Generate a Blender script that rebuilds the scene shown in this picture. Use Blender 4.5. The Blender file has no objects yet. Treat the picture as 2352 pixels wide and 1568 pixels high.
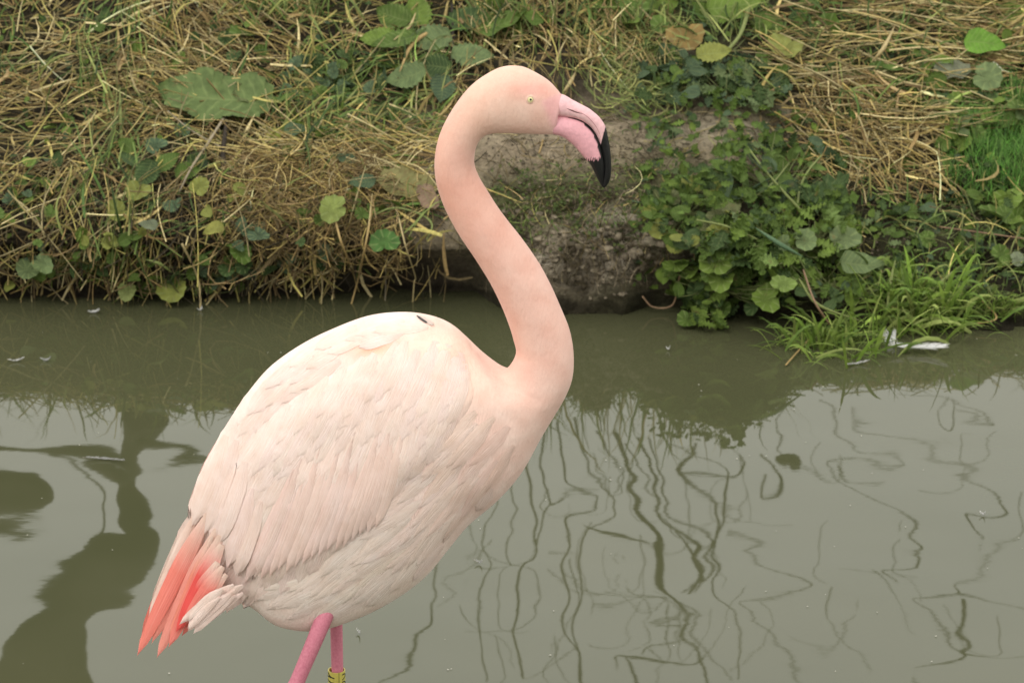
import bpy, math, random
import numpy as np
from mathutils import Vector, Matrix, noise
from mathutils.bvhtree import BVHTree

random.seed(7); rng = np.random.default_rng(7)
S = bpy.context.scene
COL = S.collection
R = math.radians

# ------------------------------------------------------------------ camera
PITCH = R(20); FPX = 9180.0; PX0, PY0 = 1176.0, 784.0      # picture measured at 2352 x 1568
CAM = Vector((0, -5.638, 2.958))
cam = bpy.data.cameras.new('camera'); co = bpy.data.objects.new('camera', cam); COL.objects.link(co)
co.location = CAM; co.rotation_euler = (R(90) - PITCH, 0, 0)
cam.sensor_width = 36; cam.lens = FPX / 2352 * 36; cam.clip_end = 500; cam.clip_start = .1
cam.dof.use_dof = True; cam.dof.focus_distance = 5.95; cam.dof.aperture_fstop = 18
S.camera = co
# ------------------------------------------------------------------ sky and sun (thin overcast)
W = bpy.data.worlds.new('World'); S.world = W; W.use_nodes = True
nt = W.node_tree; nt.nodes.clear()
SUN_EL, SUN_AZ = R(52), R(-150)      # azimuth measured clockwise from +Y: behind the camera, to the left
sky = nt.nodes.new('ShaderNodeTexSky'); sky.sky_type = 'NISHITA'; sky.sun_disc = False
sky.sun_elevation = SUN_EL; sky.sun_rotation = SUN_AZ; sky.dust_density = 4; sky.air_density = 1.2
hs = nt.nodes.new('ShaderNodeHueSaturation'); hs.inputs['Saturation'].default_value = .22
tint = nt.nodes.new('ShaderNodeMixRGB'); tint.blend_type = 'MULTIPLY'; tint.inputs[0].default_value = 1
tint.inputs[2].default_value = (1.0, .985, .93, 1)
bg = nt.nodes.new('ShaderNodeBackground'); bg.inputs[1].default_value = .15
out = nt.nodes.new('ShaderNodeOutputWorld')
nt.links.new(sky.outputs[0], hs.inputs['Color']); nt.links.new(hs.outputs[0], tint.inputs[1])
cloud = nt.nodes.new('ShaderNodeMixRGB'); cloud.inputs[0].default_value = .8; cloud.inputs[2].default_value = (11.0, 10.9, 10.1, 1)   # even cloud layer over the clear sky
nt.links.new(tint.outputs[0], cloud.inputs[1]); nt.links.new(cloud.outputs[0], bg.inputs[0]); nt.links.new(bg.outputs[0], out.inputs[0])
sl = bpy.data.lights.new('sun', 'SUN'); sl.energy = .8; sl.angle = R(20); sl.color = (1, .97, .94)
so = bpy.data.objects.new('sun', sl); COL.objects.link(so)
sd = Vector((math.sin(SUN_AZ) * math.cos(SUN_EL), math.cos(SUN_AZ) * math.cos(SUN_EL), math.sin(SUN_EL)))
so.rotation_euler = sd.to_track_quat('Z', 'Y').to_euler(); so.location = (-3, -6, 8)
S.view_settings.view_transform = 'Standard'; S.view_settings.look = 'None'
S.view_settings.gamma = 1; S.view_settings.exposure = 0.14

# ------------------------------------------------------------------ helpers
FW = Vector((0, math.cos(PITCH), -math.sin(PITCH))); UP = Vector((0, math.sin(PITCH), math.cos(PITCH)))
def ray(px, py):
    return (FW * FPX + Vector((px - PX0, 0, 0)) - UP * (py - PY0)).normalized()
def at(px, py, Y=0.0):
    d = ray(px, py); return CAM + d * ((Y - CAM.y) / d.y)
def on_water(px, py, z=0.0):
    d = ray(px, py); return CAM + d * ((z - CAM.z) / d.z)
def proj(p):
    v = Vector(p) - CAM; z = v.dot(FW); return PX0 + v.x / z * FPX, PY0 - v.dot(UP) / z * FPX
def mirrored(px, py, Y):                       # a point whose reflection in calm water is seen along this ray
    w = on_water(px, py); d = ray(px, py); d = Vector((d.x, d.y, -d.z)); return w + d * ((Y - w.y) / d.y)
def tag(o, label=None, cat=None, group=None, kind=None):
    for k, v in (('label', label), ('category', cat), ('group', group), ('kind', kind)):
        if v: o[k] = v
    return o
def link(o, parent=None):
    COL.objects.link(o)
    if parent: o.parent = parent
    return o
def empty(name, loc, label, cat, group=None):
    o = bpy.data.objects.new(name, None); o.location = loc; o.empty_display_size = .05
    link(o); o['_l'] = list(loc); del o['_l']; return tag(o, label, cat, group)
def rootloc(p):
    v = Vector((0, 0, 0))
    while p: v += p.location; p = p.parent
    return v
def mobj(name, verts, faces, mat, parent=None, smooth=True, col=None, uv=None, color=None):
    L = rootloc(parent)
    me = bpy.data.meshes.new(name)
    me.from_pydata([tuple(Vector(v) - L) for v in verts], [], faces)
    fin(me, mat, smooth, col, uv)
    o = bpy.data.objects.new(name, me); link(o, parent)
    if color: o.color = (*color, 1)
    return o
def fin(me, mat, smooth=True, col=None, uv=None):
    me.materials.append(mat)
    if smooth: me.polygons.foreach_set('use_smooth', [True] * len(me.polygons))
    if col is not None:
        a = me.color_attributes.new('Col', 'FLOAT_COLOR', 'POINT')
        c = np.ones((len(me.vertices), 4), 'f'); c[:, :3] = np.asarray(col, 'f'); a.data.foreach_set('color', c.ravel())
    if uv is not None:
        l = me.uv_layers.new(name='UVMap'); vi = np.empty(len(me.loops), 'i'); me.loops.foreach_get('vertex_index', vi)
        l.data.foreach_set('uv', np.asarray(uv, 'f')[vi].ravel())
    me.update()
def npmesh(name, V, F, mat, smooth=True, col=None, uv=None):   # V (n,3), F (m,k) one face size
    me = bpy.data.meshes.new(name); V = np.asarray(V, 'f'); F = np.asarray(F, 'i'); k = F.shape[1]
    me.vertices.add(len(V)); me.vertices.foreach_set('co', V.ravel())
    me.loops.add(F.size); me.loops.foreach_set('vertex_index', F.ravel())
    me.polygons.add(len(F)); me.polygons.foreach_set('loop_start', np.arange(len(F), dtype='i') * k)
    me.update(calc_edges=True); fin(me, mat, smooth, col, uv)
    return me
def interp(x, xs, ys): return float(np.interp(x, xs, ys))
def cr(P, n, power=1):                         # Catmull-Rom through rows of P
    P = np.asarray(P, float); m = len(P); Q = np.vstack([2 * P[0] - P[1], P, 2 * P[-1] - P[-2]]); outp = []
    for u in np.linspace(0, m - 1, n):
        i = min(int(u), m - 2); t = u - i; a, b, c, d = Q[i:i + 4]
        outp.append(.5 * ((2 * b) + (c - a) * t + (2 * a - 5 * b + 4 * c - d) * t * t + (3 * b - a - 3 * c + d) * t ** 3))
    return np.array(outp)
def fbm(p, o=4): return noise.fractal(Vector(p), 1.0, 2.0, o)

# ---- node material helper
class NM:
    def __init__(s, name):
        s.m = bpy.data.materials.new(name); s.m.use_nodes = True; s.t = s.m.node_tree
        s.b = s.t.nodes['Principled BSDF']; s.out = s.t.nodes['Material Output']
    def n(s, ty, **kw):
        nd = s.t.nodes.new('ShaderNode' + ty)
        for k, v in kw.items():
            if k.startswith('_'): setattr(nd, k[1:], v)
            else: nd.inputs[k.replace('__', ' ')].default_value = v
        return nd
    def l(s, a, b): s.t.links.new(a, b); return s
    def mul(s, a, b):                           # multiply two colours / a colour by a value
        m = s.n('MixRGB', _blend_type='MULTIPLY'); m.inputs[0].default_value = 1
        s.l(a, m.inputs[1]); s.l(b, m.inputs[2]); return m.outputs[0]
    def ramp(s, src, stops):
        r = s.n('ValToRGB'); e = r.color_ramp.elements
        while len(e) < len(stops): e.new(.5)
        for i, (p, c) in enumerate(stops):
            e[i].position = p; e[i].color = (*c, 1) if not isinstance(c, (int, float)) else (c, c, c, 1)
        s.l(src, r.inputs[0]); return r.outputs[0]
    def noise(s, scale, detail=4, vec=None, rough=.55, scl=None):
        nd = s.n('TexNoise', Scale=scale, Detail=detail, Roughness=rough)
        if vec is None: vec = s.n('NewGeometry').outputs['Position']
        if scl:
            mp = s.n('Mapping'); mp.inputs['Scale'].default_value = scl; s.l(vec, mp.inputs[0]); vec = mp.outputs[0]
        s.l(vec, nd.inputs['Vector']); return nd.outputs[0]
    def bump(s, h, dist, strength=1):
        b = s.n('Bump', Strength=strength, Distance=dist); s.l(h, b.inputs['Height']); s.l(b.outputs[0], s.b.inputs['Normal']); return b
    def base(s, c): s.l(c, s.b.inputs['Base Color']); return s
    def set(s, **kw):
        for k, v in kw.items(): s.b.inputs[k.replace('__', ' ')].default_value = v
        return s

# ---- materials
def m_plain(name, c, rough=.6, var=.25, scale=60, bump=.0005):
    k = NM(name).set(Roughness=rough, Specular__IOR__Level=.3)
    v = k.ramp(k.noise(scale, 4), [(.3, 1 - var), (.7, 1 + var * .4)])
    rgb = k.n('RGB'); rgb.outputs[0].default_value = (*c, 1)
    k.base(k.mul(rgb.outputs[0], v)); k.bump(k.noise(scale * 3, 3), bump); return k.m
def m_attr(name, rough=.75, var=(.75, 1.2), scale=90, trans=0, bump=.0006, spec=.2):
    k = NM(name).set(Roughness=rough, Specular__IOR__Level=spec)
    a = k.n('Attribute', _attribute_name='Col')
    c = k.mul(a.outputs['Color'], k.ramp(k.noise(scale, 3), [(.3, var[0]), (.7, var[1])])); k.base(c)
    if bump: k.bump(k.noise(scale * 4, 2), bump)
    if trans: add_trans(k, c, trans)
    return k.m
def add_trans(k, c, w):
    tr = k.n('BsdfTranslucent'); k.l(c, tr.inputs[0]); mx = k.n('MixShader'); mx.inputs[0].default_value = w
    k.l(k.b.outputs[0], mx.inputs[1]); k.l(tr.outputs[0], mx.inputs[2]); k.l(mx.outputs[0], k.out.inputs[0])

def m_leaf(name, radial, src):
    k = NM(name).set(Roughness=.6, Specular__IOR__Level=.16)
    c = k.n('ObjectInfo').outputs['Color'] if src == 'obj' else k.n('Attribute', _attribute_name='Col').outputs['Color']
    uv = k.n('UVMap'); sp = k.n('SeparateXYZ'); k.l(uv.outputs[0], sp.inputs[0])
    def M(op, a, b=None):
        m = k.n('Math', _operation=op)
        for i, q in enumerate((a, b)):
            if q is None: continue
            if isinstance(q, (int, float)): m.inputs[i].default_value = q
            else: k.l(q, m.inputs[i])
        return m.outputs[0]
    u, v = sp.outputs[0], sp.outputs[1]
    if radial:   # uv = (angle/2pi, radius)
        vein = M('POWER', M('ABSOLUTE', M('COSINE', M('MULTIPLY', u, math.pi * 9))), 14)
    else:        # uv = (along, across -1..1)
        av = M('ABSOLUTE', v)
        mid = M('POWER', M('SUBTRACT', 1, av), 22)
        side = M('POWER', M('ABSOLUTE', M('COSINE', M('MULTIPLY', M('SUBTRACT', u, M('MULTIPLY', av, .16)), math.pi * 9))), 16)
        vein = M('MAXIMUM', mid, M('MULTIPLY', side, .7))
    blotch = k.noise(45, 4); fine = k.noise(420, 3)
    c1 = k.mul(c, k.ramp(blotch, [(.3, .72), (.7, 1.22)]))
    c1 = k.mul(c1, k.ramp(fine, [(.3, .86), (.7, 1.12)]))
    mx = k.n('MixRGB'); k.l(M('MULTIPLY', vein, .32), mx.inputs[0]); k.l(c1, mx.inputs[1]); mx.inputs[2].default_value = (.30, .36, .14, 1)
    # browned spots
    sp2 = k.ramp(k.noise(26, 5), [(.66, 0), (.74, .75)]); mx2 = k.n('MixRGB'); k.l(sp2, mx2.inputs[0]); k.l(mx.outputs[0], mx2.inputs[1])
    mx2.inputs[2].default_value = (.16, .12, .05, 1)
    k.base(mx2.outputs[0]); add_trans(k, mx2.outputs[0], .22)
    h = M('SUBTRACT', M('MULTIPLY', fine, .5), vein); k.bump(h, .0009)
    return k.m
M_RL, M_LL = m_leaf('round_leaf_surface', True, 'obj'), m_leaf('long_leaf_surface', False, 'obj')
M_RLA, M_LLA = m_leaf('round_leaf_mass', True, 'a'), m_leaf('long_leaf_mass', False, 'a')
M_STRAW = m_attr('straw_surface', .6, (.7, 1.25), 160, trans=.1, spec=.15)
M_GRASS = m_attr('grass_surface', .5, (.8, 1.2), 60, trans=.25, spec=.2)
M_STEM = m_plain('green_stem', (.13, .15, .05), .6)
M_DEAD = m_plain('rotten_stem', (.035, .026, .018), .9, .5, 120, .002)
M_TWIG = m_plain('dry_twig', (.30, .25, .17), .8, .3, 150, .001)
M_BARK = m_plain('bark', (.07, .06, .045), .9, .4, 40, .006)

def m_bank():
    k = NM('bank_soil').set(Roughness=.92, Specular__IOR__Level=.12)
    a = k.n('Attribute', _attribute_name='Col').outputs['Color']
    c = k.mul(a, k.ramp(k.noise(9, 6, rough=.65), [(.28, .6), (.72, 1.3)]))
    c = k.mul(c, k.ramp(k.noise(70, 5, rough=.7), [(.28, .55), (.7, 1.35)]))
    c = k.mul(c, k.ramp(k.noise(330, 3), [(.3, .8), (.7, 1.15)]))
    k.base(c)
    h = k.n('Math', _operation='ADD'); k.l(k.noise(45, 6, rough=.7), h.inputs[0])
    h2 = k.n('Math', _operation='MULTIPLY'); h2.inputs[1].default_value = .35; k.l(k.noise(220, 4, rough=.7), h2.inputs[0]); k.l(h2.outputs[0], h.inputs[1])
    k.bump(h.outputs[0], .028); return k.m
def m_water():
    k = NM('murky_water').set(Roughness=.02, IOR=1.40)
    c = k.ramp(k.noise(1.1, 3), [(.3, (.056, .059, .029)), (.7, (.067, .068, .035))])
    k.base(c)
    pos = k.n('NewGeometry').outputs['Position']
    n1 = k.noise(1.0, 1.5, pos, .4, (2.0, 1.9, 1)); n2 = k.noise(1.0, 1, pos, .4, (5.5, 5.0, 1)); n3 = k.noise(1.0, 1, pos, .4, (40, 60, 1))
    def sc(x, s):
        m = k.n('Math', _operation='MULTIPLY'); m.inputs[1].default_value = s; k.l(x, m.inputs[0]); return m.outputs[0]
    def ad(x, y):
        m = k.n('Math', _operation='ADD'); k.l(x, m.inputs[0]); k.l(y, m.inputs[1]); return m.outputs[0]
    k.bump(ad(ad(sc(n1, 1.0), sc(n2, .16)), sc(n3, .0022)), .0042)
    return k.m
M_BANK, M_WATER = m_bank(), m_water()

# ------------------------------------------------------------------ bank, pond bed, water
def wx(px): return (px - PX0) / 1035.0
EX = [wx(v) for v in (-600, 0, 700, 1000, 1400, 1560, 1750, 2000, 2200, 2352, 3000)]
EY = [2.74, 2.74, 2.72, 2.70, 2.71, 2.66, 2.61, 2.56, 2.58, 2.58, 2.60]
UX = [wx(v) for v in (-600, 500, 800, 880, 1090, 1170, 1430, 1500, 1600, 1900, 2050, 3000)]
UV_ = [.03, .05, .09, .12, .11, -.03, -.04, .06, .05, .02, -.05, -.05]
absrows = [(-60, 1.0), (-20, 1.0), (-8, 1.0), (-6.2, 1.0), (-5.2, .6), (-4.5, .05), (-3.8, -.2), (-1, -.2), (0, -.2), (1, -.19), (1.8, -.17)]
def prof(uc):
    k = min(1, max(0, (uc + .05) / .10))
    return np.array([(-.3, -.14), (-.05, -.10), (uc * .8, -.05), (uc, .0), (uc, .045), (uc * .7, .085), (.03 * k - .01 * (1 - k), .12), (.02 - .035 * k, .145), (.055 - .055 * k, .175), (.10 - .04 * k, .205),
            (.15, .232), (.25, .262), (.38, .297), (.5, .332), (.62, .368), (.75, .405), (.88, .442), (1.0, .475), (1.25, .52), (1.6, .55), (2.3, .585), (3.5, .6)])
farrows = [(6, .62), (14, .7), (40, .9), (100, 1.2)]
NR = 150
def build_bank():
    xs = np.concatenate([[-60, -25, -10, -6, -4, -3], np.linspace(-2.2, -1.3, 24)[:-1], np.linspace(-1.3, 1.3, 230), np.linspace(1.3, 2.2, 24)[1:], [3, 4, 6, 10, 25, 60]])
    V = []; C = []
    nrow = len(absrows) + NR + len(farrows)
    for x in xs:
        ye, uc = interp(x, EX, EY), interp(x, UX, UV_)
        P = prof(uc); seg = np.concatenate([[0], np.cumsum(np.hypot(*np.diff(P, axis=0).T))])
        gw = min(1, max(0, (x * 1035 + PX0 - 1680) / 260)); gw = gw * gw * (3 - 2 * gw)      # gentler mossy slope at the right
        P[:, 1] = P[:, 1] * (1 - gw) + gw * np.interp(P[:, 0], [-.3, -.05, 0, .1, .25, .38, .5, .62, .75, .88, 1.0, 1.25, 1.6, 2.3, 3.5], [-.14, -.03, .015, .055, .112, .168, .222, .276, .333, .388, .435, .49, .53, .575, .6])
        # finer rows near the face
        s = np.concatenate([np.linspace(0, seg[2], 6)[:-1], np.linspace(seg[2], seg[17], NR - 18), np.linspace(seg[17], seg[-1], 14)[1:]])
        PP = np.stack([np.interp(s, seg, P[:, 0]) + ye, np.interp(s, seg, P[:, 1])], 1)
        rows = [(y, z) for y, z in absrows] + [tuple(q) for q in PP] + list(farrows)
        for i, (y, z) in enumerate(rows):
            wv = 1.0 if len(absrows) < i < len(absrows) + NR - 2 else 0.0
            p = Vector((x, y, z))
            if wv and abs(x) < 2.5:
                q = Vector((x, y + z * .8, z))
                d = fbm(q * 5.0, 5) * .030 + fbm(q * 22.0, 5) * .014
                if z > .02: d += max(0, fbm(q * 11 + Vector((7, 3, 1)), 3)) * .014
                # clods hanging at the eroded lip
                lx = math.exp(-((x - wx(1380)) / .12) ** 2) * math.exp(-((z - .15) / .05) ** 2)
                lx2 = math.exp(-((x - wx(1340)) / .16) ** 2) * math.exp(-((z - .09) / .09) ** 2)
                d += .030 * lx + .02 * lx2 + .07 * max(lx, lx2) * fbm(q * 13, 5)
                if z < -.02: d *= .3
                p += Vector((fbm(q * 9, 2) * .01, -.72 * d, .7 * d))
            V.append(p)
            px, py = proj(p)
            g = fbm((x * 3.1, y * 3.1, 5.0), 3)
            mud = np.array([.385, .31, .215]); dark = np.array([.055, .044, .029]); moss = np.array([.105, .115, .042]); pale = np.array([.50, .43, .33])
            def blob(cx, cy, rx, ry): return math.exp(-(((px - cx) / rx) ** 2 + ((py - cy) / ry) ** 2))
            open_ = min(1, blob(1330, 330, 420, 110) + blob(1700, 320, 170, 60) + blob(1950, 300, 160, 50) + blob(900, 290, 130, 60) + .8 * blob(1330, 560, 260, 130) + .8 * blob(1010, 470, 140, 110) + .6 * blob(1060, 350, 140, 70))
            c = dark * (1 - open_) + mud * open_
            m_ = min(1, max(0, blob(1260, 470, 190, 70) * .9 + .35 * blob(1450, 420, 140, 80) + .45 * g + (.25 if px > 1500 else .1)))
            c = c * (1 - m_) + moss * m_
            pl = min(1, blob(1420, 530, 80, 60) + 1.0 * blob(1330, 600, 150, 60) + .55 * blob(1640, 300, 110, 30)) * (.6 + .8 * max(0, fbm((x * 14, y * 14, z * 14), 3) + .35))
            pl = min(1, pl); c = c * (1 - pl) + pale * pl
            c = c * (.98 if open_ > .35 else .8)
            if z < .022: c = c * .5            # wet band at the waterline
            C.append(c)
    nr = len(absrows) + NR + len(farrows); F = []
    for i in range(len(xs) - 1):
        for j in range(nr - 1): F.append((i * nr + j, (i + 1) * nr + j, (i + 1) * nr + j + 1, i * nr + j + 1))
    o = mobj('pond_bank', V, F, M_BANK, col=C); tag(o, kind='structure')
    return o, BVHTree.FromPolygons(V, F)
bank, BB = build_bank()
def on_bank(px, py):
    h = BB.ray_cast(CAM, ray(px, py)); return (h[0], h[1]) if h[0] is not None else (None, None)

w = mobj('water', [(-60, -4.9, 0), (60, -4.9, 0), (60, 3.3, 0), (-60, 3.3, 0)], [(0, 1, 2, 3)], M_WATER, smooth=False)
tag(w, kind='structure')

# ------------------------------------------------------------------ flamingo
M_BODY = None
def m_plume():
    k = NM('plumage').set(Roughness=.85, Specular__IOR__Level=.12, Sheen__Weight=.15, Sheen__Roughness=.5)
    a = k.n('Attribute', _attribute_name='Col').outputs['Color']
    c = k.mul(a, k.ramp(k.noise(28, 4), [(.3, (.96, .88, .86)), (.7, (1.04, 1.06, 1.07))]))
    c = k.mul(c, k.ramp(k.noise(420, 3), [(.3, .97), (.7, 1.02)])); k.base(c)
    h = k.n('Math', _operation='ADD'); k.l(k.noise(200, 2, scl=(1.4, 1, .45)), h.inputs[0]); k.l(k.noise(38, 3, scl=(1.5, 1, .8)), h.inputs[1])
    k.bump(h.outputs[0], .0010); return k.m
def m_feather(grad=False):
    k = NM('flight_feather' if grad else 'feather').set(Roughness=.8, Specular__IOR__Level=.12, Sheen__Weight=.12)
    c = k.n('ObjectInfo').outputs['Color']
    uv = k.n('UVMap').outputs[0]; sp = k.n('SeparateXYZ'); k.l(uv, sp.inputs[0])
    if grad:
        g = k.n('MixRGB'); g.inputs[1].default_value = (.87, .66, .57, 1); k.l(k.ramp(sp.outputs[0], [(.04, 0), (.42, 1)]), g.inputs[0]); k.l(c, g.inputs[2]); c = g.outputs[0]
    mp = k.n('Mapping'); mp.inputs['Scale'].default_value = (2.2, 9, 1); k.l(uv, mp.inputs[0])
    nz = k.n('TexNoise', Scale=1.0, Detail=4); k.l(mp.outputs[0], nz.inputs['Vector'])
    c = k.mul(c, k.ramp(nz.outputs[0], [(.3, (.96, .92, .89)), (.7, (1.04, 1.05, 1.06))]))
    c = k.mul(c, k.ramp(k.noise(36, 3), [(.3, (.96, .92, .89)), (.7, (1.03, 1.04, 1.05))]))
    ab = k.n('Math', _operation='ABSOLUTE'); k.l(sp.outputs[1], ab.inputs[0])
    sh = k.ramp(ab.outputs[0], [(.0, 1), (.07, 0)])
    mx = k.n('MixRGB', _blend_type='SCREEN'); k.l(sh, mx.inputs[0]); k.l(c, mx.inputs[1]); mx.inputs[2].default_value = (.12, .10, .08, 1)
    k.base(mx.outputs[0]); k.bump(nz.outputs[0], .0012); add_trans(k, mx.outputs[0], .12); return k.m
M_BODY, M_FEA, M_FLT = m_plume(), m_feather(), m_feather(True)
PXM = 1 / 1530.0

pairs = [  # outer x,y, inner x,y, half depth, in picture units
 (1290, 217, 1272, 309.6, 24), (1263, 187, 1247, 309.3, 34), (1230, 165.5, 1216, 308, 43), (1196, 151.5, 1180, 307, 48), (1153, 153, 1150, 306.5, 50),
 (1110, 174, 1130, 308, 49), (1076, 201, 1113, 314, 47), (1047, 237, 1102, 325, 46), (1022, 279, 1094, 341, 45), (1006, 320, 1090.5, 360, 44),
 (998, 368, 1091, 382, 43.5), (1001, 415, 1101, 408, 43.5), (1016, 465, 1121, 441, 44), (1035, 505, 1142, 474, 46), (1058, 545, 1167, 508, 49),
 (1090, 592, 1201, 551, 52), (1123, 645, 1236, 601, 55), (1146, 690, 1264, 652, 57), (1165, 735, 1288, 706, 59), (1178, 775, 1309, 760, 61),
 (1185, 812, 1317.5, 812, 63), (1167, 846, 1315.5, 864, 67), (1145, 855, 1301, 906, 72), (1119, 840, 1278, 948, 82), (1091, 806, 1245, 1005, 97),
 (1062, 770, 1200, 1085, 115), (1027, 740, 1143, 1150, 128), (978, 722, 1079, 1204, 138), (917, 716, 1030, 1262, 143), (843, 725, 975, 1327, 143),
 (762, 755, 893, 1385, 138), (690, 791, 807, 1425, 128), (621, 840, 722, 1448, 115), (572, 896, 640, 1437, 98), (533, 953, 590, 1402, 82),
 (497, 1012, 556, 1381, 66), (466, 1070, 530, 1370, 50), (447, 1120, 505, 1350, 36), (438, 1160, 480, 1310, 22), (440, 1190, 466, 1275, 8)]
key_i = [0, 3, 6, 9, 12, 16, 20, 24, 27, 31, 39]
key_c = np.array([(.82, .56, .475), (.84, .59, .48), (.83, .57, .45), (.81, .505, .41), (.79, .465, .37), (.82, .54, .45), (.83, .56, .47), (.85, .62, .53), (.87, .68, .61), (.87, .71, .65), (.87, .71, .64)])
def bodycol(px, py, si=None, a=0):
    if si is None:
        P = PA; d = np.hypot((P[:, 0] + P[:, 2]) / 2 - px, (P[:, 1] + P[:, 3]) / 2 - py); si = float(np.argmin(d)) / (len(P) - 1) * (len(pairs) - 1)
    c = np.array([np.interp(si, key_i, key_c[:, k]) for k in range(3)])
    c = c * (1 - (1 - np.array([.89, .865, .87])) * float(np.interp(si, [20, 29], [1, .35])))
    def g(cx, cy, rx, ry): return math.exp(-(((px - cx) / rx) ** 2 + ((py - cy) / ry) ** 2))
    if si < 24:
        o = max(0, a) * (1 if 8 < si < 20 else .25)       # nape side a little more salmon
        c = c * (1 - .30 * o) + np.array([.80, .40, .27]) * .30 * o
        e = min(1, 1.0 * g(1232, 208, 38, 11) + .55 * g(1225, 205, 55, 26) + .55 * g(1262, 228, 24, 12)); c = c * (1 - e * .48) + np.array([.74, .32, .28]) * e * .48
        e = .9 * g(1188, 228, 26, 4) + .9 * g(1248, 231, 18, 3.5); c = c * (1 - e * .4) + np.array([.60, .36, .28]) * e * .4
        if px > 1240 and py < 318 and si < 4:
            e = min(1, max(0, (px - np.interp(py, [210, 216, 224, 234, 262, 288, 312], [1288, 1274, 1254, 1236, 1248, 1258, 1272])) / 17))
            c = c * (1 - e) + np.array([.74, .42, .41]) * e
    else:
        e = min(1, .9 * g(1010, 790, 90, 50) + .8 * g(1060, 880, 70, 70)); c = c * (1 - e * .5) + np.array([.84, .60, .46]) * e * .5
        e = g(800, 1330, 300, 120); c = c * (1 - e * .6) + np.array([.84, .75, .65]) * e * .6
        e = .9 * g(850, 798, 62, 22); c = c * (1 - e) + np.array([.72, .40, .26]) * e  # salmon shading of the groove between back and wing, put into the colour
        e = g(560, 1310, 60, 40); c = c * (1 - e * .7) + np.array([.75, .45, .42]) * e * .7
    return c
NSEC, NRND = 200, 56
PA = cr(pairs, NSEC)
def loft(P, nr, colf=None, expo=1.0, capz=True, Y0=0.0):
    V = []; C = []; n = len(P)
    for i, (ox, oy, ix, iy, d) in enumerate(P):
        A, B = at(ox, oy, Y0), at(ix, iy, Y0); c = (A + B) / 2; h = (A - B) / 2; dd = d * PXM; hl = h.length
        vert = abs(h.z) / max(hl, 1e-6); h = h * (1 / math.sqrt(1 + (dd * math.tan(PITCH) * vert / max(hl, 1e-6)) ** 2))
        for j in range(nr):
            a = 2 * math.pi * j / nr; ca, sa = math.cos(a), math.sin(a)
            sa2 = math.copysign(abs(sa) ** expo, sa)
            p = c + h * ca + Vector((0, -dd * sa2, 0)); V.append(p)
            if colf: C.append(colf(*proj(p), i / (n - 1), ca))
    F = [(i * nr + j, i * nr + (j + 1) % nr, (i + 1) * nr + (j + 1) % nr, (i + 1) * nr + j) for i in range(n - 1) for j in range(nr)]
    if capz: F += [tuple(range(nr))[::-1], tuple((n - 1) * nr + j for j in range(nr))]
    return V, F, C
FROOT = on_water(735, 2090); FROOT = Vector((at(735, 1440).x, 0, -.2))
fl = empty('flamingo', FROOT, 'pale pink flamingo with black tipped bill standing in the pond', 'flamingo')
V, F, C = loft(PA, NRND, lambda px, py, t, ca: bodycol(px, py, t * (len(pairs) - 1), ca))
for i, v in enumerate(V):     # soft lumps of the plumage
    t = (i // NRND) / (NSEC - 1) * (len(pairs) - 1)
    amp = .0012 if t < 22 else .004
    if t > 3: v += (v - at(*proj(v), 0)).normalized() * fbm(v * 14, 3) * amp
body = mobj('body', V, F, M_BODY, fl, col=C)
BODY_V, BODY_F = [v.copy() for v in V], F
FB = BVHTree.FromPolygons(V, F)

# wing: a raised shell that hugs the near flank, its mirror on the far side
wp = [(1072, 838, 1085, 872, 0), (1050, 800, 1088, 925, 0), (1000, 778, 1052, 985, 0), (930, 778, 1000, 1050, 0), (868, 795, 935, 1120, 0), (800, 832, 872, 1180, 0),
      (730, 868, 812, 1240, 0), (665, 908, 745, 1300, 0), (603, 965, 680, 1335, 0), (552, 1040, 618, 1345, 0), (515, 1115, 566, 1325, 0), (492, 1180, 525, 1280, 0)]
WP = cr(wp, 60)
def wingpt(s, t, off):
    i = s * (len(WP) - 1); a = int(i); b = min(a + 1, len(WP) - 1); f = i - a; p = WP[a] * (1 - f) + WP[b] * f
    px = p[0] * (1 - t) + p[2] * t; py = p[1] * (1 - t) + p[3] * t
    return px, py
def surf(bvh, px, py, lastY=-.06):
    h = bvh.ray_cast(CAM, ray(px, py))
    if h[0] is not None and h[0].y < .16: return h[0], (h[1] if h[1].dot(ray(px, py)) < 0 else -h[1]), True
    p = at(px, py, lastY); return p, Vector((0, -1, .1)).normalized(), False
V = []; C = []; NS, NT = 60, 30; lastY = -.05
for i in range(NS):
    for j in range(NT):
        s, t = i / (NS - 1), j / (NT - 1); px, py = wingpt(s, t, 0); p, n, ok = surf(FB, px, py, lastY)
        if ok: lastY = p.y
        e = min(1, s / .35) * min(1, (1 - s) / .12); e = e ** .5
        k = (1 - abs(2 * t - 1) ** 5) ** .8 * e
        V.append(p + n * (.011 * k - .003)); C.append(bodycol(px, py) * 1.0)
F = [(i * NT + j, i * NT + j + 1, (i + 1) * NT + j + 1, (i + 1) * NT + j) for i in range(NS - 1) for j in range(NT - 1)]
wing = mobj('wing', V, F, M_BODY, fl, col=C)
AV = BODY_V + V; AF = BODY_F + [tuple(k + len(BODY_V) for k in f) for f in F]
FW_B = BVHTree.FromPolygons(AV, AF)

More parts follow.
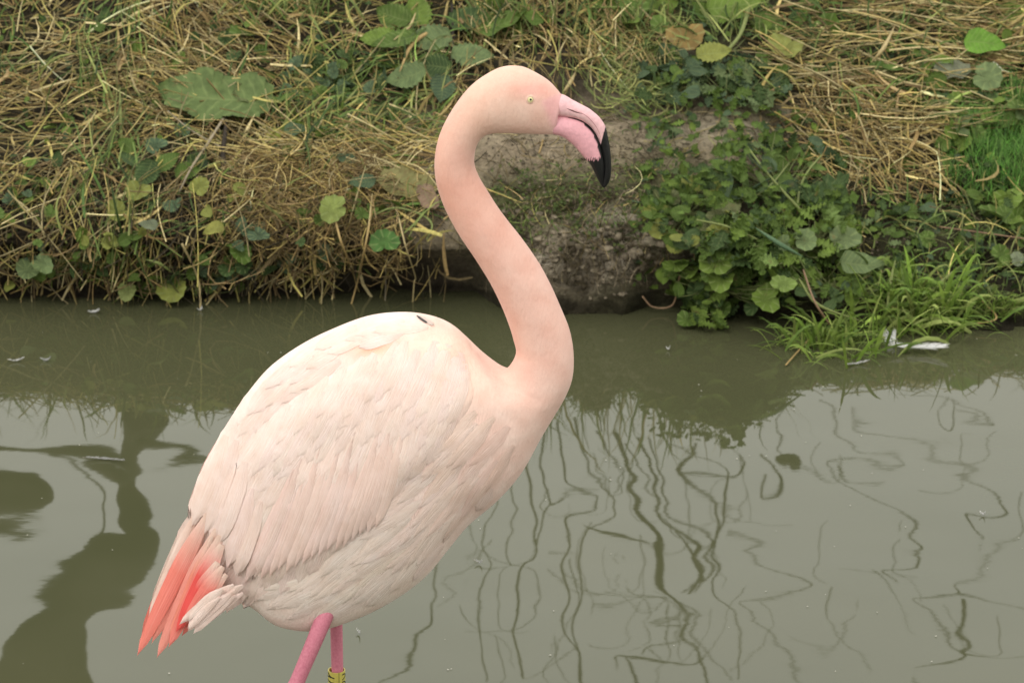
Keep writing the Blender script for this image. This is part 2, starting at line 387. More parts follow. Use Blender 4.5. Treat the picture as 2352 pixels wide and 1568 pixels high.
feathers = []
def feather(px, py, ang, L, Wd, col, parent, curve=0, lift=.003, base=.0008, tip=.35, bvh=None, nseg=9, Y=None, camber=.0012, name='feather', fork=0):
    V = []; UVs = []; a = R(ang); x, y = px, py; da = R(curve) / nseg; ly = -.06 if Y is None else Y; step = L / nseg
    for i in range(nseg + 1):
        s = i / nseg
        w_ = Wd * min(1, (.35 + 2.2 * s)) * (1 if s < 1 - tip else math.sqrt(max(.0, 1 - ((s - 1 + tip) / tip) ** 2)) * .96 + .04)
        for t in (-1, -.55, 0, .55, 1):
            qx = x - math.sin(a) * w_ * t - math.cos(a) * abs(t) * Wd * .35 * s; qy = y + math.cos(a) * w_ * t - math.sin(a) * abs(t) * Wd * .35 * s
            if Y is None: p, n, ok = surf(bvh or FW_B, qx, qy, ly)
            else: p, n, ok = at(qx, qy, Y), Vector((0, -.94, .34)), False
            if ok and t == 0: ly = p.y
            V.append(p + n * (base + lift * s ** 1.3 - camber * t * t)); UVs.append((s, t))
        x += math.cos(a) * step; y += math.sin(a) * step; a += da
    F = [(i * 5 + j, i * 5 + j + 1, (i + 1) * 5 + j + 1, (i + 1) * 5 + j) for i in range(nseg) for j in range(4)]
    o = mobj(name, V, F, M_FLT if name == 'flight_feather' else M_FEA, parent, uv=UVs, color=tuple(col)); feathers.append(o); return o
def inside(px, py, poly):
    c = False; n = len(poly)
    for i in range(n):
        x1, y1 = poly[i]; x2, y2 = poly[(i + 1) % n]
        if (y1 > py) != (y2 > py) and px < (x2 - x1) * (py - y1) / (y2 - y1) + x1: c = not c
    return c
def jit(c, k=.03):
    u = random.uniform(-1, 1); return [min(.93, max(0, v * (1 + k * u + random.uniform(-.012, .012)))) for v in c]
CREAM = np.array([.88, .72, .66]); PINKISH = np.array([.87, .635, .57]); WHT = np.array([.89, .775, .715])
# flank and belly plumage: slim soft feathers
flank = [(1120, 900), (1215, 1010), (1180, 1090), (1120, 1150), (1050, 1210), (990, 1290), (930, 1340), (860, 1370), (790, 1395), (700, 1410), (640, 1395), (590, 1370), (600, 1345), (700, 1340), (790, 1270), (900, 1150), (1000, 1060), (1080, 960)]
spots = []
for gy in range(880, 1420, 34):
    for gx in range(580, 1240, 40):
        qx, qy = gx + random.uniform(-14, 14), gy + random.uniform(-12, 12)
        if inside(qx, qy, flank): spots.append((qx, qy))
for qx, qy in sorted(spots, key=lambda q: -q[1]):
    f = (qx - 600) / 600; ang = 165 - 38 * f + random.uniform(-7, 7)
    L_ = random.uniform(120, 200)
    while L_ > 40 and not all(surf(FB, qx + math.cos(R(ang + q_)) * L_ * 1.06, qy + math.sin(R(ang + q_)) * L_ * 1.06 + 8)[2] for q_ in (-6, 6)): L_ -= 10
    if L_ < 60: continue
    feather(qx, qy, ang, L_, random.uniform(11, 18), jit(WHT * (.7 * (1 - max(0, f) ** 2)) + bodycol(qx, qy) * (1 - .7 * (1 - max(0, f) ** 2))), body, curve=random.uniform(-14, 8), lift=.0007, bvh=FB, tip=.8, nseg=10, camber=.0005)
# wing coverts
wf = []
for s in np.linspace(.03, .93, 17):
    nt_ = max(3, int(13 * math.sin(math.pi * (s * .75 + .12))))
    for t in np.linspace(.02, .80, nt_):
        wf.append((min(.97, max(.01, s + random.uniform(-.018, .018))), t + random.uniform(-.02, .02)))
for s, t in sorted(wf, key=lambda q: -(q[1] + q[0] * .4)):
    px, py = wingpt(s, max(.015, t), 0)
    if (s < .14 and t > .45) or (s < .42 and t > .72): continue
    ang = 108 + 10 * s - 6 * t + 10 * (1 - t) * s + random.uniform(-4, 4)
    room = (1 - t)
    L = min(random.uniform(130, 215), 60 + 330 * room); Wd = random.uniform(15, 23)
    c = CREAM * (1 - .3 * t) + bodycol(px, py) * .3 * t
    c = c * (1 - .35 * max(0, t - .45)) + PINKISH * .35 * max(0, t - .45)
    feather(px, py, ang, L, Wd, jit(c), wing, curve=random.uniform(-4, 10), lift=.0007, camber=.0005)
# long lower feathers of the wing (tertials) that hang to its rim
for k in range(17):
    u = k / 16; x1, y1 = 560 + 300 * u, 1335 - 118 * u ** 1.35 + random.uniform(-8, 5); L = random.uniform(230, 320); ang = 112 - 5 * u + random.uniform(-2, 2)
    x0, y0 = x1 - math.cos(R(ang)) * L, y1 - math.sin(R(ang)) * L
    feather(x0, y0, ang - 4, L, random.uniform(13, 18), jit(PINKISH * .55 + CREAM * .45), wing, curve=8, lift=.0030, base=.0012, tip=.4, camber=.0012)
# back: scapulars that follow the top line
back = [(1040, 752), (985, 730), (917, 724), (843, 733), (765, 763), (692, 800), (625, 850), (580, 905), (540, 965), (505, 1020), (478, 1075), (500, 1110), (545, 1040), (600, 960), (670, 905), (780, 845), (860, 790), (1000, 778)]
spots = []
for gy in range(730, 1110, 30):
    for gx in range(480, 1050, 34):
        qx, qy = gx + random.uniform(-12, 12), gy + random.uniform(-10, 10)
        if inside(qx, qy, back) and all(surf(FB, qx + a_, qy + b_)[2] for a_, b_ in ((-14, 0), (0, -14), (-12, -12), (math.cos(R(np.interp(qx, [460, 560, 680, 800, 920, 1040], [112, 122, 138, 152, 168, 190]))) * 120 - 12, math.sin(R(np.interp(qx, [460, 560, 680, 800, 920, 1040], [112, 122, 138, 152, 168, 190]))) * 120 - 12))) and ((qx - 880) / 95) ** 2 + ((qy - 790) / 26) ** 2 > 1: spots.append((qx, qy))
for qx, qy in sorted(spots, key=lambda q: q[0] - q[1]):
    ang = float(np.interp(qx, [460, 560, 680, 800, 920, 1040], [112, 122, 138, 152, 168, 190])) + random.uniform(-4, 4)
    feather(qx, qy, ang, random.uniform(95, 130), random.uniform(12, 17), jit(CREAM), body, curve=-9, lift=.0008, bvh=FB, camber=.0005)
# rear cream feathers over the flight feathers
for (x, y, L, Wd, ang) in [(520, 1000, 215, 22, 108), (545, 1010, 230, 20, 107), (500, 1030, 190, 18, 107), (565, 1060, 200, 20, 106), (535, 1080, 170, 18, 104), (580, 1120, 190, 18, 105), (490, 1075, 150, 16, 109), (545, 1130, 190, 17, 103), (600, 1150, 180, 17, 106)]:
    feather(x, y, ang, L, Wd, jit(CREAM * .8 + PINKISH * .2), wing, curve=4, lift=.006, base=.002)
# coral flight feathers at the tail end
CORAL = (.89, .26, .215); CORAL2 = (.90, .35, .29); RED = (.84, .12, .11)
for (x, y, L, Wd, ang, cv, col, Y) in [
    (452, 1175, 265, 15, 114, 2, (.88, .74, .66), -.020), (478, 1180, 366, 21, 118, -3, CORAL, -.034), (470, 1205, 300, 20, 115, -2, CORAL2, -.030),
    (498, 1215, 328, 20, 115.5, -1, CORAL2, -.042), (506, 1230, 285, 20, 114, 2, CORAL, -.046), (510, 1250, 220, 21, 118, 0, RED, -.048),
    (500, 1290, 190, 19, 119, 4, RED, -.050), (512, 1300, 160, 16, 126, -2, CORAL, -.052), (520, 1318, 150, 15, 132, -6, CORAL2, -.050), (505, 1340, 150, 10, 128, -4, CORAL, -.040), (488, 1230, 250, 12, 113, 1, (.86, .30, .22), -.044)]:
    feather(x, y, ang, L, Wd, jit(col, .05), wing, curve=cv, lift=.001, base=.0, tip=.8, Y=Y, camber=.0012, name='flight_feather', nseg=12)
# pale under tail coverts
for k in range(16):
    u = k / 15; x, y = 560 - 55 * u + random.uniform(-6, 6), 1352 + 8 * u + random.uniform(-14, 14)
    feather(x, y, 152 - 9 * u + random.uniform(-5, 5), random.uniform(95, 135) , random.uniform(9, 13), jit(WHT * .5 + PINKISH * .5), body, curve=-16, lift=.0, Y=-.052 - .008 * u - random.uniform(0, .006), tip=.5, nseg=8)
feather(957, 726, 36, 30, 2.4, (.10, .09, .09), body, bvh=FB, lift=.001, base=.002)
feather(964, 727, 34, 40, 4, (.7, .6, .56), body, bvh=FB, lift=.001, base=.002)
# far side wing and its feathers, mirrored
wing2 = wing.copy(); link(wing2, fl); wing2.scale = (1, -1, 1)
for o in [c for c in feathers if c.parent == wing]:
    c = o.copy(); link(c, wing2)

# head: eye, lids
def ballmesh(name, c, r, mat, parent, squash=1.0, n=16):
    V = []; F = []
    for i in range(n + 1):
        th = math.pi * i / n
        for j in range(n * 2):
            ph = math.pi * j / n; V.append(Vector((math.sin(th) * math.cos(ph) * r, -math.cos(th) * r * squash, math.sin(th) * math.sin(ph) * r)) + c)
    for i in range(n):
        for j in range(2 * n): F.append((i * 2 * n + j, i * 2 * n + (j + 1) % (2 * n), (i + 1) * 2 * n + (j + 1) % (2 * n), (i + 1) * 2 * n + j))
    return mobj(name, V, F, mat, parent)
M_IRIS = m_plain('iris', (.72, .66, .36), .15, .1, 900, .0); M_PUPIL = m_plain('pupil', (.01, .01, .01), .1, 0, 50, 0)
M_LID = m_plain('eyelid', (.76, .50, .40), .6, .15, 300, .0003)
def disc_ring(name, c, n, r0, r1, h0, h1, mat, parent, seg=32):
    q = n.to_track_quat('Z', 'Y'); V = []; F = []
    rows = [(r0, h0), ((r0 * .6 + r1 * .4), (h0 + h1) / 2 + .0006), (r1, h1)]
    for r, h in rows:
        for j in range(seg): a = 2 * math.pi * j / seg; V.append(c + q @ Vector((math.cos(a) * r, math.sin(a) * r, h)))
    for i in range(2):
        for j in range(seg): F.append((i * seg + j, i * seg + (j + 1) % seg, (i + 1) * seg + (j + 1) % seg, (i + 1) * seg + j))
    return mobj(name, V, F, mat, parent)
for sgn in (1, -1):
    p, n, ok = surf(FB, 1218, 229)
    if sgn < 0: p = Vector((p.x, -p.y, p.z)); n = Vector((n.x, -n.y, n.z))
    e = ballmesh('eye', p - n * .0048, .0066, M_IRIS, fl)
    pu = ballmesh('pupil', p + n * .0013, .0018, M_PUPIL, e, .45)
    disc_ring('eyelid', p, n, .0046, .0080, .0010, -.0010, M_LID, e)
# bill
def m_bill():
    k = NM('bill').set(Roughness=.38, Specular__IOR__Level=.28)
    a = k.n('Attribute', _attribute_name='Col').outputs['Color']; k.base(k.mul(a, k.ramp(k.noise(160, 3), [(.3, .9), (.7, 1.08)])))
    k.bump(k.noise(260, 3), .0006); return k.m
M_BILL = m_bill()
up = [(1262, 226, 1254, 263, 12), (1289, 216, 1278, 266.5, 21), (1317, 230, 1300, 269, 20), (1336, 240, 1320, 272, 18.5), (1353, 249, 1338, 279, 17.5), (1366, 259, 1351, 288, 16.5), (1378, 270, 1361, 298, 15.5), (1390, 288, 1370, 312, 14.5), (1395, 306, 1376.5, 327, 13.5), (1398.5, 324, 1381, 344, 12.5), (1402, 345, 1385, 363, 12), (1404, 372, 1387, 386, 11.5), (1403.5, 400, 1386, 406, 10), (1399, 418, 1384, 421, 7), (1390, 431, 1384.5, 430, 3)]
lo = [(1254, 263, 1258, 303, 12), (1268, 262, 1273, 309.4, 20.5), (1285, 262.5, 1286, 312.5, 21), (1301, 264, 1298, 318.5, 20.8), (1319, 268, 1306, 325, 20.5), (1339, 276, 1318, 335, 20), (1353, 286, 1328, 346, 19.5), (1364, 298, 1337, 357, 19), (1373, 312, 1345, 366, 18), (1380, 330, 1352, 373, 17), (1385, 348, 1358, 382, 15.5), (1389, 368, 1363.5, 393, 14), (1390, 387, 1369, 405, 11.5), (1389, 405, 1375, 417, 8), (1387, 420, 1380, 425, 5), (1387, 429, 1383.5, 430, 3)]
mouth = np.array([(x[2], x[3]) for x in up])
def billcol(px, py, which, t, ca):
    pink = np.array([.74, .44, .46]) if which == 'u' else np.array([.71, .36, .40]); blk = np.array([.012, .012, .012])
    if which == 'u':
        b = py > 330 - (px - 1380) * 3.6 if px > 1374 else py > 345
        m = min(np.hypot(mouth[:, 0] - px, mouth[:, 1] - py)); pale = math.exp(-((m - 9) / 6) ** 2); pink = pink * (1 - .3 * pale) + np.array([.85, .60, .56]) * .3 * pale
        return blk if b else pink
    q = 368 + 7 * math.sin(px * 1.3) * .5 - (px - 1352) * .12
    edge = cr(np.array([(x[0], x[1]) for x in lo]), 60); m = min(np.hypot(edge[:, 0] - px, edge[:, 1] - py))
    rimw = float(np.interp(px, [1290, 1330, 1375], [3.5, 6.5, 9.0]))
    if m < rimw and px > 1285: return blk
    if py > q + random.uniform(-1.5, 1.5): return blk
    return pink
V, F, C = loft(cr(up, 90), 28, lambda px, py, t, ca: billcol(px, py, 'u', t, ca)); ub = mobj('upper_bill', V, F, M_BILL, fl, col=C)
V, F, C = loft(cr(lo, 110), 36, lambda px, py, t, ca: billcol(px, py, 'l', t, ca)); lb = mobj('lower_bill', V, F, M_BILL, fl, col=C)
BU = BVHTree.FromPolygons([Vector(v.co) + FROOT for v in ub.data.vertices], [tuple(p.vertices) for p in ub.data.polygons])
M_SLIT = m_plain('nostril_dark', (.16, .07, .07), .7, .1)
def slit(pts, w, name, mat, bvh, depth=.0004):
    Q = cr(pts, 14); V = []; F = []
    for i, q in enumerate(Q):
        a = Q[min(i + 1, 13)] - Q[max(i - 1, 0)]; a /= np.hypot(*a); ww = w * math.sin(math.pi * (i + .35) / 13.7)
        for t, dz in ((-1, 0), (0, depth), (1, 0)):
            p, n, ok = surf(bvh, q[0] - a[1] * ww * t, q[1] + a[0] * ww * t, -.01); V.append(p + n * (dz + .0001))
    for i in range(13):
        for j in range(2): F.append((i * 3 + j, i * 3 + j + 1, (i + 1) * 3 + j + 1, (i + 1) * 3 + j))
    return mobj(name, V, F, mat, ub)
slit([(1301, 249), (1312, 253.5), (1324, 258), (1338, 262)], 1.6, 'nostril', M_SLIT, BU)
slit([(1318, 252), (1340, 262), (1358, 277), (1372, 296), (1381, 318)], 1.0, 'bill_groove', m_plain('groove', (.50, .24, .26), .6, .1), BU, .0002)

# legs, toes, ring
def m_leg():
    k = NM('leg_skin').set(Roughness=.55, Specular__IOR__Level=.3)
    k.base(k.ramp(k.noise(240, 4), [(.25, (.47, .14, .20)), (.75, (.60, .22, .28))]))
    v = k.n('TexVoronoi', Scale=420); k.l(k.n('NewGeometry').outputs['Position'], v.inputs['Vector']); k.bump(v.outputs[0], .0003); return k.m
M_LEG = m_leg()
def tube(name, pts, rad, mat, parent=None, n=12, res=None, col=None, squash=1):
    P = np.array([tuple(p) + (r,) for p, r in zip(pts, rad)]); res = res or (len(pts) * 5); Q = cr(P, res); V = []; F = []
    up_ = Vector((0, 1, 0.01))
    for i, q in enumerate(Q):
        t = Vector(Q[min(i + 1, res - 1)][:3] - Q[max(i - 1, 0)][:3]).normalized(); a = t.cross(up_); 
        if a.length < .05: a = t.cross(Vector((1, 0, 0)))
        a.normalize(); b = t.cross(a)
        for j in range(n):
            an = 2 * math.pi * j / n; V.append(Vector(q[:3]) + (a * math.cos(an) + b * math.sin(an) * squash) * max(.0002, q[3]))
    for i in range(res - 1):
        for j in range(n): F.append((i * n + j, i * n + (j + 1) % n, (i + 1) * n + (j + 1) % n, (i + 1) * n + j))
    F += [tuple(range(n))[::-1], tuple((res - 1) * n + j for j in range(n))]
    return mobj(name, V, F, mat, parent)
def leg(pts, rad):
    l = tube('leg', pts, rad, M_LEG, fl, 16)
    f = pts[-1]
    for a in (-28, 0, 28):
        d = Vector((math.cos(R(a)), math.sin(R(a)), 0)); tube('toe', [f + Vector((0, 0, .006)), f + d * .045 + Vector((0, 0, .004)), f + d * .09 + Vector((0, 0, .001))], [.007, .005, .003], M_LEG, l, 8)
    web = [f + Vector((0, 0, .004))] + [f + Vector((math.cos(R(a)), math.sin(R(a)), 0)) * (.085 if a in (-28, 0, 28) else .068) + Vector((0, 0, .002)) for a in (-28, -14, 0, 14, 28)]
    web += [q - Vector((0, 0, .002)) for q in web]
    mobj('web', web, [(0, 1, 2), (0, 2, 3), (0, 3, 4), (0, 4, 5), (6, 8, 7), (6, 9, 8), (6, 10, 9), (6, 11, 10)], M_LEG, l, smooth=False)
Yn, Yf = -.045, .05
ex = surf(FB, 750, 1408)[0]; k0, k1 = Vector(ex), at(681, 1568, -.05); Yn = -.05
dirn = (k1 - k0).normalized(); knee = k1 + dirn * .05
leg([k0 - dirn * .07 + Vector((0, .06, 0)), k0 + Vector((0, .010, 0)), k1, knee, knee + Vector((.025, 0, -.09)), Vector((knee.x + .09, Yn, -.16)), Vector((knee.x + .10, Yn, -.188))], [.014, .0135, .0118, .0165, .010, .0095, .009])
a0, a1 = at(771, 1380, Yf), at(776, 1568, Yf)
leg([a0 + Vector((-.003, 0, .08)), a0, a1, Vector((a1.x + .004, Yf, a1.z - .10)), Vector((a1.x + .004, Yf, a1.z - .13)), Vector((a1.x + .002, Yf, -.1)), Vector((a1.x, Yf, -.188))], [.0105, .0098, .0092, .010, .0145, .0090, .0085])
# yellow ring with black characters
M_RING = m_plain('yellow_plastic', (.50, .44, .10), .4, .12, 200, .0002); M_INK = m_plain('black_ink', (.02, .025, .02), .5, .1)
rt, rc = at(773, 1537, Yf), .0136
rb = rt.z - .034
V = []; F = []; n = 40
for (r, z) in ((rc - .0016, rt.z), (rc, rt.z), (rc, rb), (rc - .0016, rb)):
    for j in range(n): a = 2 * math.pi * j / n; V.append(Vector((rt.x + math.cos(a) * r, Yf - math.sin(a) * r, z)))
for i in range(4):
    for j in range(n): F.append((i * n + j, i * n + (j + 1) % n, ((i + 1) % 4) * n + (j + 1) % n, ((i + 1) % 4) * n + j))
ring = mobj('leg_ring', V, F, M_RING, fl, smooth=False)
def ink(pts, w):     # pts: (angle deg around the ring, depth below its top in mm)
    Q = cr(pts, 16); V = []; F = []
    for i, q in enumerate(Q):
        a = Q[min(i + 1, 15)] - Q[max(i - 1, 0)]; a = a * np.array([rc * math.pi / 180 * 1000, 1]); a /= np.hypot(*a)
        for t in (-1, 1):
            an = R(q[0] + -a[1] * w * t / (rc * 1000) * 57.3); z = q[1] + a[0] * w * t
            for rr in (rc - .0002, rc + .0004): V.append(Vector((rt.x - math.cos(an) * rr, Yf - math.sin(an) * rr, rt.z - z / 1000)))
    for i in range(15):
        b = i * 4; F += [(b + 1, b + 3, b + 7, b + 5), (b, b + 1, b + 5, b + 4), (b + 2, b + 6, b + 7, b + 3)]
    mobj('marking', V, F, M_INK, ring, smooth=False)
ink([(20, 2), (34, 5), (52, 7.5), (78, 9)], .9); ink([(8, 8.5), (30, 8.3), (55, 8.2), (78, 9)], .9)
ink([(108, 0), (108, 11), (108, 22), (108, 33)], .35)
ink([(132, 4.5), (150, 4), (168, 6), (160, 9), (132, 13)], .8); ink([(12, 14), (40, 16.5), (75, 17)], .9); ink([(130, 17), (150, 16.5), (166, 20), (135, 25)], .8)
ink([(10, 24), (40, 22), (75, 25)], .9)

# ------------------------------------------------------------------ loose strands: straw, grass
STRAW = [(.44, .34, .14), (.38, .285, .10), (.25, .17, .07), (.52, .43, .22), (.15, .11, .05), (.36, .31, .10), (.30, .21, .10)]
GREEN = [(.085, .14, .03), (.13, .19, .045), (.17, .21, .06), (.06, .105, .025), (.20, .22, .07)]
DULL = [(.10, .078, .042), (.06, .048, .03), (.15, .12, .065)]
K = 6
class Strands:
    def __init__(s): s.P = []; s.r = []; s.c = []; s.tp = []
    def add(s, pts, r, c, taper=.5): s.P.append(pts); s.r.append(r); s.c.append(c); s.tp.append(taper)
    def mesh(s, name, mat, blade=False, off=(0, 0, 0)):
        P = np.array(s.P, float) - np.array(off); N = len(P); r = np.array(s.r)[:, None]; tp = np.array(s.tp)[:, None]; C = np.array(s.c)
        T = np.gradient(P, axis=1); T /= np.linalg.norm(T, axis=2, keepdims=True) + 1e-9
        ref = rng.normal(size=(N, 1, 3)); 
        if blade: ref = ref * .5 + np.array([0, .5, -.8])
        A = np.cross(T, ref); A /= np.linalg.norm(A, axis=2, keepdims=True) + 1e-9; B = np.cross(T, A)
        u = np.linspace(0, 1, K)[None, :]
        if blade:
            w_ = r * (1 - (1 - tp) * np.abs(2 * u - .7) ** 1.5 * .6) * np.where(u > .55, np.sqrt(np.clip(1 - ((u - .55) / .46) ** 2, 0.01, 1)), 1)
            V = np.stack([P + A * w_[..., None], P + B * w_[..., None] * .35, P - A * w_[..., None]], 2); n = 3
        else:
            w_ = r * (1 - (1 - tp) * u); n = 3
            V = np.stack([P + (A * math.cos(a) + B * math.sin(a)) * w_[..., None] for a in (0, 2.094, 4.189)], 2)
        V = V.reshape(-1, 3); b = np.arange(N)[:, None, None] * K * n + np.arange(K - 1)[None, :, None] * n
        jj = (0, 1) if blade else (0, 1, 2)
        F = np.stack([np.stack([b[..., 0] + j, b[..., 0] + (j + 1) % n, b[..., 0] + n + (j + 1) % n, b[..., 0] + n + j], -1) for j in jj], 2).reshape(-1, 4)
        shade = np.exp(.36 * rng.normal(size=(N, 1, 1)) - .12) * np.ones((1, K, 1)); Cc = np.clip(C[:, None, :] * shade, .01, .8)
        return npmesh(name, V, F, mat, True, np.repeat(Cc.reshape(-1, 3), n, 0))
    def obj(s, name, mat, blade=False, parent=None, **kw):
        o = bpy.data.objects.new(name, s.mesh(name, mat, blade, tuple(rootloc(parent)))); link(o, parent)
        if kw: tag(o, **kw)
        return o
def curve3(p0, p1, p2, wig=0):
    a = []
    for i in range(K):
        t = i / (K - 1); q = p0 * (1 - t) ** 2 + p1 * 2 * t * (1 - t) + p2 * t * t
        if wig and 0 < i: q = q + Vector((random.gauss(0, wig), random.gauss(0, wig), random.gauss(0, wig)))
        a.append(tuple(q))
    return a
def frame(n):
    ex = (Vector((1, 0, 0)) - n * n.x).normalized(); ey = n.cross(ex); 
    if ey.z < 0: ey = -ey
    return ex, ey
def scatter(st, n, x0, x1, y0, y1, angs, spread, L, r, h, pal, bend=.15, droop=0, wig=.0, taper=.5, both=True, mask=None, clump=0):
    got = 0; tries = 0
    while got < n and tries < n * 6:
        tries += 1; px = random.uniform(x0, x1); py = random.uniform(y0, y1)
        if mask and random.random() > mask(px, py): continue
        if clump and fbm((px / clump, py / clump, 3.3), 2) < random.uniform(-.5, .35): continue
        p, nn = on_bank(px, py)
        if p is None: continue
        if nn.z < -.1: nn = Vector((0, -1, .2)).normalized()
        if nn.dot(ray(px, py)) > 0: nn = -nn
        ex, ey = frame(nn); A = random.choice(angs) if isinstance(angs, (list, tuple)) else angs(px, py)
        a = R(A + random.gauss(0, spread)); l = random.uniform(*L); d = ex * math.cos(a) + ey * math.sin(a)
        h0 = random.uniform(*h); h1 = random.uniform(*h)
        p0 = p + nn * h0; p2 = p0 + d * l + nn * (h1 - h0)
        if both: s_ = d * (l / 2); p0 -= s_; p2 -= s_
        sd_ = nn.cross(d) * random.gauss(0, bend) * l
        p1 = (p0 + p2) / 2 + sd_ + nn * random.uniform(.0, .12) * l
        if droop: p2 = p2 + Vector((0, 0, -droop * l)); p1 = p1 + nn * droop * .3 * l
        st.add(curve3(p0, p1, p2, wig), random.uniform(*r), random.choice(pal), taper); got += 1

def g2(px, py, cx, cy, rx, ry): return math.exp(-((px - cx) / rx) ** 2 - ((py - cy) / ry) ** 2)
def m_left(px, py):                  # where dead straw lies thick
    if px < 1150: return max(0, min(1, 1.15 - 1.1 * g2(px, py, 880, 300, 160, 70) - .6 * g2(px, py, 640, 170, 160, 60) - .8 * g2(px, py, 30, 330, 80, 130) - .9 * g2(px, py, 1080, 420, 120, 110)))
    return .05
def m_right(px, py):
    return max(0, min(1, 1.2 * g2(px, py, 2200, 90, 420, 130) + .9 * g2(px, py, 2020, 260, 170, 90) + .7 * g2(px, py, 2120, 420, 90, 60)))
st = Strands()
T3 = (.0009, .0022)
scatter(st, 1250, -250, 1150, -60, 470, [35, 60, -30, 20, 110], 22, (.04, .17), T3, (.002, .028), STRAW, mask=m_left, clump=90)
scatter(st, 420, 330, 700, -60, 300, [-38, -55], 14, (.10, .26), T3, (.005, .035), STRAW[:4], mask=m_left)
scatter(st, 400, 520, 1000, 320, 470, [-14, -28, 60], 16, (.08, .22), T3, (.01, .045), STRAW[:4], bend=.25)
scatter(st, 260, -150, 500, 120, 420, [10, -12, 25], 12, (.10, .24), T3, (.005, .03), STRAW[:4])
scatter(st, 800, 520, 920, 400, 580, [20, 80, 140, -30], 45, (.05, .14), (.0008, .0017), (.005, .05), [STRAW[2], STRAW[1], STRAW[6], STRAW[4]], bend=.6, wig=.002)
scatter(st, 900, -250, 1000, 420, 650, [75, 55, 95, 120, 35], 20, (.06, .18), T3, (.003, .05), STRAW + DULL, mask=lambda x, y: 1 if x < 800 else .22, bend=.2)
scatter(st, 780, 1750, 2700, -60, 330, [-6, -14, 4, 12, -25, 40], 14, (.06, .26), T3, (.004, .04), STRAW + GREEN[2:4], mask=m_right, clump=80)
scatter(st, 90, 1800, 2352, -20, 300, [-5, -12, -25, 8], 7, (.16, .34), (.0016, .0028), (.02, .05), [STRAW[0], STRAW[3]], mask=m_right)
scatter(st, 110, -50, 1000, -20, 560, [60, 35, -30, 80, 15], 14, (.12, .26), (.0016, .0027), (.02, .05), [STRAW[0], STRAW[3], STRAW[5]], mask=m_left)
scatter(st, 420, 1840, 2180, 180, 460, [-42, -30, 85, 10, -60], 14, (.07, .20), (.0010, .0024), (.006, .04), STRAW[:4])
scatter(st, 700, 1080, 1560, -60, 215, [85, 100, 70, -50, 120], 20, (.05, .17), T3, (.005, .05), STRAW + GREEN[2:], mask=lambda x, y: 1 if y < 130 else .4)
scatter(st, 500, 1150, 2000, 250, 600, [10, 60, 120, -40, 90], 35, (.02, .09), (.0006, .0014), (.002, .012), STRAW + DULL + GREEN[2:], bend=.3)
scatter(st, 900, -1400, -250, -60, 680, [30, 70, -30, 110], 30, (.08, .22), T3, (.01, .06), STRAW)
scatter(st, 900, 2600, 3700, -60, 680, [-10, 20, 80, 110], 30, (.08, .22), T3, (.01, .06), STRAW)
bl = Strands()
scatter(bl, 420, -250, 1050, -60, 640, [35, 60, -30, 100, 80], 26, (.04, .15), (.0022, .0046), (.005, .04), STRAW, mask=m_left, bend=.3, taper=.2)
scatter(bl, 300, 1750, 2600, -60, 420, [-10, 15, -40, 60], 22, (.04, .16), (.0022, .0046), (.005, .04), STRAW, mask=m_right, bend=.3, taper=.2)
scatter(bl, 130, 1080, 1450, -60, 160, [85, 100, 60], 20, (.05, .14), (.0022, .0042), (.005, .04), STRAW, bend=.3, taper=.2)
bl.obj('dead_grass_blades', M_STRAW, True, label='flat dead grass blades mixed into the dry straw', cat='straw', kind='stuff')
st.obj('dry_straw', M_STRAW, label='tangled dry straw and cut dead grass lying over the bank', cat='straw', kind='stuff')
dl = Strands()      # dull flattened litter underneath
scatter(dl, 1900, -300, 2650, -80, 560, [20, 70, 120, -30], 40, (.03, .12), (.0009, .0020), (.0, .012), DULL, mask=lambda x, y: .25 + .75 * max(m_left(x, y), m_right(x, y)))
scatter(dl, 600, 1100, 2000, 230, 660, [20, 70, 120, -30], 40, (.01, .05), (.0006, .0012), (.0, .008), DULL + [(.22, .18, .12)])
scatter(dl, 380, 1150, 1500, 440, 655, [-80, -60, -110, 10], 28, (.02, .08), (.0006, .0013), (.001, .010), DULL + [(.30, .24, .16), (.22, .18, .12)], bend=.35)
dl.obj('plant_litter', M_STRAW, label='dull brown plant litter flattened on the bank soil', cat='litter', kind='stuff')

gr = Strands()
GW = (.0012, .0032)
scatter(gr, 700, -250, 1000, -60, 640, [60, 85, 110, 40], 24, (.06, .20), GW, (.005, .03), GREEN + [STRAW[5]], mask=m_left, both=False, droop=.35, taper=.2, clump=70)
scatter(gr, 130, 190, 330, -20, 560, [95, 80, 100], 12, (.10, .26), GW, (.01, .05), GREEN[1:], both=True, bend=.12)
scatter(gr, 380, 540, 760, -80, 60, [70, 95, 110], 22, (.06, .16), GW, (.005, .03), GREEN, both=False, droop=.25)
scatter(gr, 600, 1080, 1800, -80, 110, [70, 95, 110, 130], 25, (.06, .18), GW, (.005, .03), GREEN, both=False, droop=.3)
scatter(gr, 420, 1380, 1560, 60, 260, [30, 60, 120, -40], 40, (.04, .13), (.0009, .0018), (.004, .03), [GREEN[2], GREEN[4], (.26, .26, .09)], bend=.7)
scatter(gr, 900, 1850, 2600, -80, 300, [20, 60, 120, -10], 30, (.06, .18), GW, (.005, .03), GREEN, both=False, droop=.3)
scatter(gr, 520, 1950, 2700, 400, 720, [60, 95, 120, 30], 28, (.04, .12), (.0010, .0022), (.004, .03), GREEN + [STRAW[5]], both=False, droop=.2)
scatter(gr, 230, 1180, 1480, 390, 540, [60, 95, 120, 30], 35, (.012, .04), (.0007, .0013), (.001, .006), GREEN, both=False, droop=.2)
scatter(gr, 500, 640, 1010, 120, 360, [40, 20, 60, 120], 28, (.06, .17), GW, (.005, .03), GREEN + [STRAW[5]], both=False, droop=.2, mask=lambda x, y: .35 + .6 * g2(x, y, 730, 330, 120, 40))
